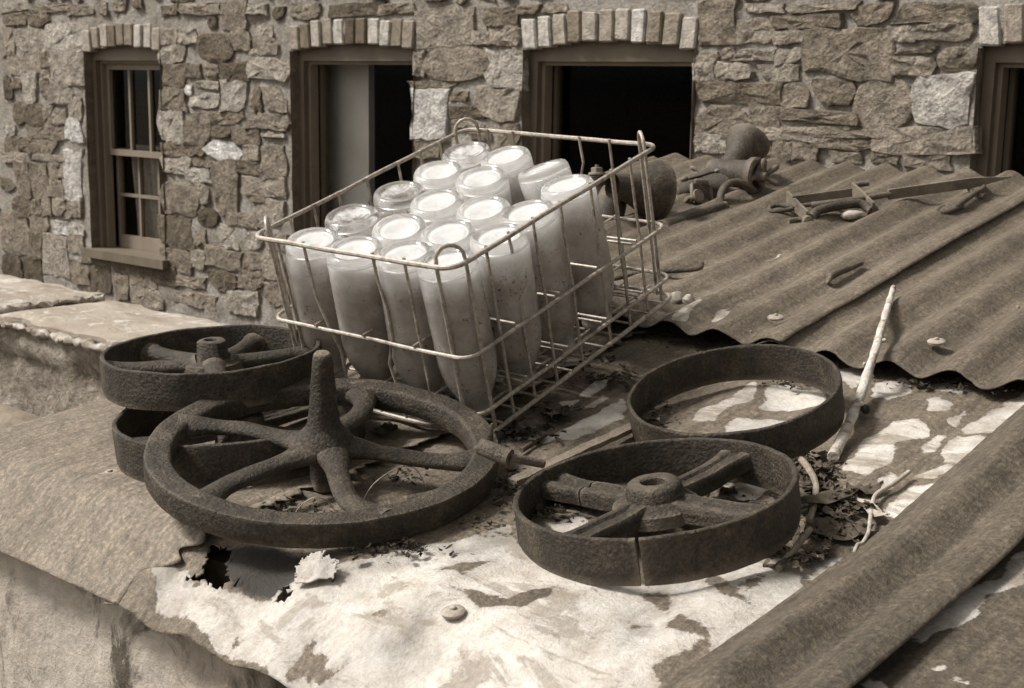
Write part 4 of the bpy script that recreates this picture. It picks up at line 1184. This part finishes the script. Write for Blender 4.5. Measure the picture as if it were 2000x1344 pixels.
m = MB(); s0, s1 = depth(955, 872, 1.51), depth(961, 826, 1.525); ax = (s1 - s0)
prf = []
for k in range(15): prf += [(.0052 - .00025 * k, ax.length * k / 15), (.0036 - .0002 * k, ax.length * (k + .5) / 15)]
m.lathe([(0, 0)] + prf + [(0, ax.length)], frame(s0, ax), 12)
o = m.build('wood_screw', M_IRON); tag(o, 'upright rusty screw against the base corner of the crate', 'screw')
rod('iron_rod', 'short thin rod lying above the flat bar between two wheels', 'rod', [low(1018, 880, .006), low(1040, 866, .006), low(1063, 848, .006)], .0035, ro=.0004)
rod('iron_pipe', 'stub of pipe lying inside the spindle wheel', 'pipe', [low(790, 985, .010), low(850, 972, .010), low(905, 958, .010)], .0095)
# a loop of fine wire inside the big wheel
rod('loose_wire', 'thin pale wire curled inside the spindle wheel below its hub', 'wire', [low(575, 1005, .004), low(590, 985, .02), low(615, 972, .03), low(640, 980, .02), low(660, 1008, .003)], .0007, M_TWIG, 6, 0)
rod('loose_wire', 'thin wire arching over the right-hand gap of the spindle wheel', 'wire', [low(705, 985, .003), low(730, 945, .02), low(775, 915, .03), low(810, 915, .025), low(832, 950, .004)], .0006, M_TWIG, 6, 0)

# ------------------------------------------------------------------ things on the upper sheets
# toothed iron bracket with rods
br = empty('iron_bracket', 'rusty bracket of two plates joined by bars, lying on the corrugated sheet', 'bracket', up(1600, 420, .012))
c0 = br.location
def part(m, nm, mat=M_IRON, root=None, ro=.0006):
    root = root or br
    m.rough(ro, 120); m.v = [v - root.location for v in m.v]; return m.build(nm, mat, root)
def plate(p, q, w, th, upd=(0, -.17, 1)):
    p, q = Vector(p), Vector(q); d = (q - p); n = Vector(upd).normalized(); s_ = d.cross(n).normalized(); n = s_.cross(d).normalized(); m = MB(); k_ = 10; vs = []; fs = []
    for i in range(k_ + 1):
        c = p.lerp(q, i / k_)
        for (a, b) in ((-1, -1), (1, -1), (1, 1), (-1, 1)): vs.append(c + s_ * a * th / 2 + n * b * w / 2)
    for i in range(k_):
        for j in range(4): fs.append([i * 4 + j, i * 4 + (j + 1) % 4, (i + 1) * 4 + (j + 1) % 4, (i + 1) * 4 + j])
    fs += [[0, 1, 2, 3], [k_ * 4 + 3, k_ * 4 + 2, k_ * 4 + 1, k_ * 4]]
    return m.add(vs, fs)
part(plate(up(1538, 385, .032), up(1577, 425, .018), .024, .0045), 'side_plate'); part(plate(up(1665, 368, .034), up(1706, 408, .018), .024, .0045), 'side_plate')
part(plate(up(1548, 392, .034), up(1664, 376, .034), .016, .003), 'strap')
part(MB().tube(smoothpath([up(1585, 424, .018), up(1600, 411, .026), up(1640, 402, .026), up(1680, 398, .024), up(1702, 412, .014)], 5), .0085, 12), 'curved_bar')
part(MB().tube([up(1540, 432, .012), up(1560, 429, .012), up(1582, 428, .014)], .0055, 10), 'pin')
part(MB().tube([up(1668, 362, .036), up(1680, 360, .036), up(1696, 358, .036)], .0055, 10), 'pin')
part(MB().lathe([(0, .006), (.008, .005), (.011, 0), (.008, -.005), (0, -.006)], frame(up(1577, 432, .014), (.6, -.6, .1)), 12), 'knuckle'); part(MB().lathe([(0, .006), (.008, .005), (.012, 0), (.008, -.005), (0, -.006)], frame(up(1704, 412, .012), (.6, -.6, .1)), 12), 'knuckle')
# long spike through it
sp = empty('iron_spike', 'long rusty iron spike with looped end, passed through the bracket', 'spike', up(1690, 385, .02)); 
loop = [up(1590, 399, .026), up(1550, 403, .024), up(1520, 401, .022), up(1504, 406, .020), up(1506, 412, .018), up(1525, 412, .018), up(1550, 407, .020)]
part(MB().tube(smoothpath(loop, 5), .0042, 10), 'loop', M_IRON, sp)
part(MB().tube([up(1585, 401, .026), up(1640, 394, .030), up(1690, 387, .030), up(1745, 378, .028)], .0058, 12), 'shank', M_IRON, sp)
p, q = up(1735, 380, .028), up(1975, 346, .030); m = MB(); vs = []; fs = []; d = (q - p); n_ = Vector((0, -.17, 1)).normalized(); s_ = d.cross(n_).normalized()
for i in range(13):
    t = i / 12; c = p.lerp(q, t); w = .0095 * (1 if t < .7 else 1 - (t - .7) / .3 * .93); th = .0035 * (1 if t < .7 else 1 - (t - .7) / .3 * .8)
    for (a, b) in ((-1, -1), (1, -1), (1, 1), (-1, 1)): vs.append(c + s_ * a * th + n_ * b * w)
for i in range(12):
    for j in range(4): fs.append([i * 4 + j, i * 4 + (j + 1) % 4, (i + 1) * 4 + (j + 1) % 4, (i + 1) * 4 + j])
fs += [[0, 1, 2, 3], [51, 50, 49, 48]]
part(m.add(vs, fs), 'blade', M_IRON, sp)
# twisted double hook
hk = [up(1880, 402, .010), up(1855, 413, .010), up(1834, 418, .010), up(1832, 411, .012), up(1846, 404, .012), up(1862, 406, .012), up(1880, 395, .016), up(1904, 378, .018), up(1921, 366, .020), up(1914, 356, .022), up(1898, 353, .022), up(1890, 362, .020), up(1900, 376, .014), up(1914, 384, .010), up(1922, 380, .010)]
rod('twisted_hook', 'twisted rusty wire hook lying over the end of the iron spike', 'hook', hk, .0045, ro=.0004, sub=5)
nl = empty('roofing_nail', 'bent rusty nail with round head on the corrugated sheet near the seam', 'nail', up(1620, 545, .012))
pth = smoothpath([up(1620, 543, .014), up(1640, 531, .014), up(1660, 524, .012), up(1683, 514, .010)], 5)
part(MB().tube(pth, [.0052 - .0030 * max(0, i / 15 - .5) for i in range(len(pth))], 10), 'shank', M_IRON, nl, .0004)
part(MB().lathe([(0, .003), (.0075, .002), (.0085, 0), (.0075, -.002), (0, -.003)], frame(up(1619, 544, .013), (-.6, -.7, .2)), 16), 'head', M_IRON, nl, .0004)
rod('iron_rod', 'thin bent rod lying on the corrugated sheet just behind the crate', 'rod', [up(1195, 545, .012), up(1260, 533, .013), up(1330, 528, .013), up(1366, 524, .013), up(1370, 514, .014)], .0042, ro=.0004)
lf = MB().tube(smoothpath([up(1497, 510, .010), up(1518, 503, .011), up(1522, 498, .012), up(1532, 496, .011)], 4), [.001, .001, .001, .001, .0025, .003, .003, .003, .0035, .003, .002, .001, .001], 6, sq=.3)
tag(lf.build('wood_splinter', M_TWIG), 'tiny pale splinter alone on the corrugated sheet', 'splinter')
ws = MB().lathe([(0, .022), (.004, .018), (.008, .008), (.0085, -.004), (.006, -.014), (0, -.018)], frame(up(1662, 420, .010), (.9, .5, .15)), 12).rough(.003, 90)
tag(ws.build('pebble', M_WHITE), 'whitish pointed stone under the bracket', 'stone')

# ------------------------------------------------------------------ two hand mincers
def lobe(m, c, d, L, r): 
    c = Vector(c); d = Vector(d).normalized(); m.tube([c, c + d * L * .35, c + d * L * .7, c + d * L * .92, c + d * L], [r * .9, r * .85, r, r * .85, r * .35], 10)
CR = RM @ Vector((1, 0, 0)); CU = RM @ Vector((0, 1, 0)); CF = RM @ Vector((0, 0, -1))     # photograph's right, up, into
def dirv(r_, u_, f_): return (CR * r_ + CU * u_ + CF * f_).normalized()
DM = up(1460, 385).dot(CF) + .02
mc = empty('hand_mincer', 'rusty hand mincer on its side with hopper pointing away, beside the iron bracket', 'mincer', up(1450, 372, .012))
P = lambda x, y, dd=0: depth(x, y, DM + dd)
K = DM / FPX
ba = dirv(.78, -.16, -.60)
fc = P(1478, 343, -.02); L_ = .105
bp = [(0, 0), (.020, .0), (.026, .004), (.027, .03), (.028, .07), (.030, .088), (.036, .095), (.037, .108), (.033, .112), (.026, .112), (.025, .098), (0, .098)]
part(MB().lathe(bp, frame(fc - ba * .108, ba), 36), 'barrel', M_IRON2, mc)
ha = dirv(.50, .70, .50); hs = fc - ba * .065
hp = [(.026, 0), (.026, .02), (.027, .04), (.030, .055), (.036, .068), (.043, .080), (.046, .092), (.0465, .102), (.044, .102), (.041, .090), (.034, .072), (.024, .05), (.022, .02)]
part(MB().lathe(hp, frame(hs, ha), 40), 'hopper', M_IRON2, mc)
# spider plate and wing nut on the mouth
m = MB()
for k in range(3):
    a = 2.1 * k + .5; e1 = ba.orthogonal().normalized(); e2 = ba.cross(e1); m.tube([fc + ba * .0, fc + (e1 * math.cos(a) + e2 * math.sin(a)) * .03], .0055, 8)
part(m, 'cutter_spider', M_IRON2, mc)
m = MB().lathe([(0, 0), (.012, 0), (.012, .012), (.009, .022), (0, .024)], frame(fc, ba), 16)
wc = fc + ba * .016
for d in (dirv(.75, .55, -.3), dirv(.85, -.50, -.2), dirv(-.05, .95, -.3)): lobe(m, wc, d, .036, .0062)
part(m, 'wing_nut', M_IRON2, mc)
# leg sweeping to the clamp
lg = smoothpath([hs - ha * .004 + dirv(-.1, -.3, -.4) * .012, P(1415, 350, .0), P(1380, 357, .005), P(1345, 366, .01), P(1320, 376, .01)], 6)
part(MB().tube(lg, [.030 - .021 * (i / (len(lg) - 1)) ** .7 for i in range(len(lg))], 12, sq=.42, upv=tuple(CF)), 'leg', M_IRON2, mc)
lg = smoothpath([hs + dirv(-.8, .2, .1) * .012, P(1392, 334, .02), P(1365, 342, .02), P(1343, 348, .02)], 6)
part(MB().tube(lg, [.018 - .011 * i / (len(lg) - 1) for i in range(len(lg))], 12, sq=.6), 'drive_shaft', M_IRON2, mc)
m = MB()
lobe(m, P(1362, 340, .02), dirv(-.9, -.35, 0), .036, .006); lobe(m, P(1372, 338, .03), dirv(-.55, .35, .3), .030, .0055)
part(m, 'thumb_screw', M_IRON2, mc)
jc = P(1370, 375, -.02)
pl = MB().box((0, 0, 0), (.050, .050, .010)); bm = bmesh.new()
for v in pl.v: bm.verts.new(v)
bm.verts.ensure_lookup_table()
for f in pl.f: bm.faces.new([bm.verts[i] for i in f])
bmesh.ops.bevel(bm, geom=[e for e in bm.edges if abs((e.verts[0].co - e.verts[1].co).normalized().z) > .9], offset=.010, segments=4, affect='EDGES')
bmesh.ops.bevel(bm, geom=[e for e in bm.edges], offset=.0015, segments=1, affect='EDGES')
bm.verts.ensure_lookup_table(); Mp = frame(jc, dirv(.45, .15, -.88), tuple(CR))
m = MB(); m.add([Mp @ v.co for v in bm.verts], [[v.index for v in f.verts] for f in bm.faces]); bm.free()
part(m, 'clamp_jaw', M_IRON2, mc)
dc = P(1364, 382, -.05); dd_ = dirv(.5, .25, -.8)
part(MB().lathe([(0, .004), (.012, .003), (.0135, 0), (.012, -.004), (.006, -.006), (.005, -.03), (0, -.03)], frame(dc, dd_), 24), 'clamp_disc', M_IRON2, mc)
part(MB().tube(smoothpath([dc - dd_ * .01, P(1345, 388, -.03), P(1334, 402, -.03), P(1330, 418, -.04), P(1340, 420, -.045), P(1345, 408, -.05)], 5), .0055, 10), 'screw_eye', M_IRON2, mc)
# crank with hollow tapered grip, a thing of its own
ck = empty('mincer_crank', 'curved rusty crank with hollow tapered grip in front of the mincers', 'crank', up(1410, 405, .01))
part(MB().tube(smoothpath([P(1470, 372, -.03), P(1452, 358, -.05), P(1430, 356, -.06), P(1413, 368, -.07), P(1407, 388, -.08), P(1410, 404, -.085)], 6), [.0085] * 31, 14, sq=.8), 'arm', M_IRON2, ck)
g0, g1 = P(1418, 400, -.085), P(1292, 452, -.20); ga = (g1 - g0)
GL = ga.length
part(MB().lathe([(0, 0), (.007, .001), (.009, .012), (.0115, GL * .35), (.015, GL * .7), (.0205, GL * .96), (.0215, GL), (.0195, GL), (.014, GL * .7), (.010, GL * .35)], frame(g0, ga), 28), 'grip', M_IRON2, ck)
# left mincer: bell hopper
DM2 = up(1265, 432).dot(CF)
mc2 = empty('hand_mincer', 'rusty hand mincer behind the crate with bell hopper facing right', 'mincer', up(1260, 430, .012))
P2 = lambda x, y, dd=0: depth(x, y, DM2 + dd)
k2 = DM2 / FPX
mc_c = P2(1284, 372, 0); ba2 = dirv(.86, -.02, .50)
RB = 61 * k2
bell = [(.40 * RB, -.105), (.42 * RB, -.085), (.50 * RB, -.066), (.66 * RB, -.046), (.84 * RB, -.026), (.95 * RB, -.010), (1.0 * RB, 0), (.985 * RB, .002), (.93 * RB, -.008), (.80 * RB, -.026), (.6 * RB, -.048), (.42 * RB, -.07), (.33 * RB, -.10)]
part(MB().lathe(bell, frame(mc_c, ba2), 56), 'hopper', M_IRON2, mc2)
bb = P2(1185, 425, .01)
part(MB().lathe([(0, -.075), (.026, -.074), (.031, -.06), (.033, 0), (.034, .05), (.030, .056), (0, .056)], frame(bb, dirv(.15, .75, .3)), 32), 'barrel', M_IRON2, mc2)
m = MB(); th0, th1 = P2(1166, 392, .02), P2(1166, 335, .02); ta = th1 - th0
prf = [(.0, 0), (.0185, 0), (.0185, ta.length * .55)]
for k in range(5): prf += [(.0195, ta.length * (.58 + .07 * k)), (.0175, ta.length * (.61 + .07 * k))]
prf += [(.0165, ta.length * .95), (0, ta.length * .95)]
m.lathe(prf, frame(th0, ta), 28); part(m, 'threaded_collar', M_IRON2, mc2, .0003)
part(MB().lathe([(0, 0), (.0125, 0), (.0125, .010), (.0105, .0115), (.0045, .012), (.0045, .017), (0, .0175)], frame(th1 - ta.normalized() * .004, ta), 6), 'hex_nut', M_IRON2, mc2, .0002)
part(MB().tube(smoothpath([P2(1190, 450, -.02), P2(1210, 470, -.04), P2(1225, 490, -.05)], 4), .014, 10, sq=.6), 'foot', M_IRON2, mc2)

# ------------------------------------------------------------------ sticks, twigs, leaves and litter
sk = [low(1627, 893, .010), low(1650, 845, .012), low(1672, 795, .014), low(1690, 745, .022), up(1708, 690, .020), up(1722, 640, .018), up(1734, 600, .018), up(1745, 562, .018)]
pth = smoothpath(sk, 6)
m = MB().tube(pth, [(.0070 - .0026 * (i / (len(pth) - 1))) * (1 + .22 * nz((i * .55, 3, 1))) for i in range(len(pth))], 14).rough(.0011, 60, .0007, 220)
o = m.build('birch_stick', M_BARK); tag(o, 'pale peeling birch stick leaning up across the torn sheet edge', 'stick')
for (x, y, s_) in ((1700, 715, low), (1715, 668, up), (1690, 738, low), (1670, 792, low)):
    c = s_(x, y, .020); lobe_m = MB(); lobe(lobe_m, c, dirv(random.choice((-.8, .9)), .25, -.2), .011, .003)
    q = lobe_m.build('knot', M_BARK, o)
rod('twig', 'brown forked twig standing in the litter beside the cracked wheel', 'twig', [low(1566, 898, .012), low(1585, 925, .014), low(1594, 950, .014), low(1590, 985, .014), low(1580, 1020, .012)], [.0042, .0038, .0036, .0034, .0040], M_TWIGD, 8, .0006)
rod('twig', 'straight cut twig pointing at the viewer below the litter', 'twig', [low(1582, 1034, .012), low(1550, 1075, .008), low(1521, 1110, .005)], .0036, M_TWIGD, 8, .0003)
rod('twig', 'thin pale zigzag twig lying right of the litter', 'twig', [low(1776, 921, .006), low(1745, 945, .006), low(1712, 965, .006), low(1703, 990, .006), low(1699, 1020, .006), low(1696, 1040, .006), low(1685, 1060, .006), low(1675, 1064, .006), low(1668, 1080, .005)], [.0026, .0026, .0024, .0024, .0022, .0022, .0020, .0020, .0016], M_TWIG, 8, .0003)
def leaf(m, c, L, w, yaw, curl, tilt, seed):
    n = 9; vs = []; fs = []; seed = float(seed) * .731
    Mr = Matrix.Rotation(yaw, 3, 'Z') @ Matrix.Rotation(tilt, 3, 'X')
    for i in range(n + 1):
        t = i / n; ww = w * math.sin(math.pi * min(1, t * .92 + .06)) ** .8
        for k, s_ in enumerate((-1, -.45, 0, .45, 1)):
            e = 1 + (.45 * nz((t * 6, s_, seed)) if abs(s_) == 1 else 0)
            z = curl * .55 * w * abs(s_) ** 1.5 * nz((t * 2.2, s_ * .9, seed + 4)) * 2 + .55 * w * nz((t * 3.3, s_ * 1.6, seed)) + curl * .25 * L * (t - .5) ** 2
            vs.append(Vector(c) + Mr @ Vector((ww * s_ * e + .5 * w * nz((t * 1.7, 0, seed + 9)), (t - .5) * L, max(z, -.004))))
    for i in range(n):
        for k in range(4): fs.append([i * 5 + k, i * 5 + k + 1, (i + 1) * 5 + k + 1, (i + 1) * 5 + k])
    m.add(vs, fs)
def one_leaf(x, y, surf, L, w, yaw, curl, mat, label, dz=.006, tilt=0.0):
    c = surf(x, y, dz); m = MB(); leaf(m, (0, 0, 0), L, w, yaw, curl, tilt, x)
    o = m.build('dead_leaf', mat); o.location = c; tag(o, label, 'leaf')
M_LEAFP = m_plain('pale dead leaf', .30, .8, 60, .4)
one_leaf(1640, 1035, low, .075, .022, -.7, .5, M_LEAF, 'large dark crumpled leaf at the foot of the litter heap')
one_leaf(1620, 975, low, .085, .014, -.35, .7, M_LEAF, 'long curled dark leaf standing in the litter heap', .012)
one_leaf(1690, 950, low, .040, .014, -.9, .8, M_LEAF, 'small dark leaf at the upper end of the litter heap')
one_leaf(1700, 992, low, .060, .008, 1.15, .5, M_LEAFP, 'narrow pale leaf under the zigzag twig')
one_leaf(1570, 1082, low, .035, .010, 1.3, .6, M_LEAFP, 'pale curled leaf under the cut twig')
one_leaf(755, 838, low, .045, .016, .9, .9, M_LEAF, 'curled leaf seen through the far gap of the spindle wheel', .01)
one_leaf(1085, 808, low, .040, .018, .4, .8, M_LEAF, 'brown leaf caught against the crate base rail')
one_leaf(1270, 818, low, .040, .010, 1.2, .6, M_LEAF, 'dark leaf inside the empty hoop at its left')
one_leaf(1420, 955, low, .030, .012, 1.2, .7, M_LEAF, 'little curled leaf inside the cracked wheel')
def litter(spots, label, mat, size=(.004, .014), chunk=.6):
    m = MB()
    for (x, y, sx, sy, n, surf) in spots:
        for k in range(n):
            q = surf(random.gauss(x, sx), random.gauss(y, sy), random.uniform(.001, .010)); L = random.uniform(*size)
            if random.random() < chunk:
                r = L * .45; vs = [q + Vector((random.uniform(-1, 1) * r, random.uniform(-1, 1) * r, random.uniform(-.2, .9) * r)) for _ in range(5)]
                m.add(vs, [[0, 1, 2], [0, 1, 3], [1, 2, 3], [0, 2, 4], [2, 3, 4], [0, 3, 4]])
            else: leaf(m, q, L * 1.8, L * .45, random.uniform(0, 6.3), random.uniform(.2, .9), random.uniform(-.6, .6), k)
    o = m.build('leaf_litter', mat, None, False); o['kind'] = 'stuff'; tag(o, label, 'litter')
litter([(1600, 960, 16, 30, 150, low), (1620, 1030, 26, 22, 120, low), (1545, 1085, 40, 10, 70, low), (1670, 975, 18, 12, 40, low), (1590, 905, 25, 10, 60, low)], 'dark heap of leaf litter against the cracked wheel', M_LEAF)
litter([(1000, 845, 45, 10, 120, low), (1085, 805, 25, 7, 50, low), (1190, 740, 30, 8, 50, low), (820, 770, 90, 14, 90, low), (1080, 700, 90, 30, 70, low)], 'dirt and leaf mould gathered under the crate', M_DIRT)
litter([(1310, 655, 40, 5, 70, low), (1500, 672, 90, 6, 120, low), (1680, 705, 40, 6, 90, low), (1850, 745, 60, 6, 120, low), (1970, 758, 25, 6, 50, low)], 'dark rotted debris under the torn lip of the corrugated sheets', M_DIRT, (.004, .011), .85)
litter([(985, 960, 15, 18, 70, low), (1020, 935, 20, 10, 50, low), (930, 1020, 30, 8, 50, low), (760, 1072, 60, 7, 70, low), (790, 1065, 25, 6, 40, low)], 'crumbs of rust and soil along the foot of the spindle wheel', M_DIRT, (.003, .009), .8)
litter([(1075, 1000, 35, 14, 110, low), (1290, 965, 40, 14, 70, low), (1150, 960, 30, 10, 60, low), (1470, 985, 20, 8, 30, low), (1520, 965, 10, 12, 30, low)], 'damp litter lying inside the cracked wheel', M_DIRT, (.003, .010), .7)
litter([(1290, 805, 18, 12, 40, low), (1530, 742, 25, 5, 30, low), (1270, 840, 12, 10, 30, low)], 'scraps of litter inside the empty hoop', M_DIRT, (.003, .008), .6)
litter([(600, 1000, 40, 10, 50, low), (700, 1000, 40, 8, 40, low), (780, 930, 30, 12, 40, low), (560, 985, 30, 8, 30, low)], 'flakes of rust inside the spindle wheel', M_DIRT, (.003, .009), .7)
for k, (x, y, s_, r_) in enumerate(((1318, 582, up, .012), (1345, 586, up, .010), (1690, 800, low, .007))):
    m = MB().lathe([(0, .9), (.6, .7), (1, .1), (.8, -.5), (0, -.7)], frame(s_(x, y, .008), (.2, 0, 1)) @ Matrix.Scale(r_, 4), 9).rough(.003, 80)
    tag(m.build('pebble', M_WHITE if k < 2 else M_DIRT), ['pale lump of stone at the crate corner', 'second pale stone chip beside the crate corner', 'dark pebble between the hoop and the birch stick'][k], 'stone')
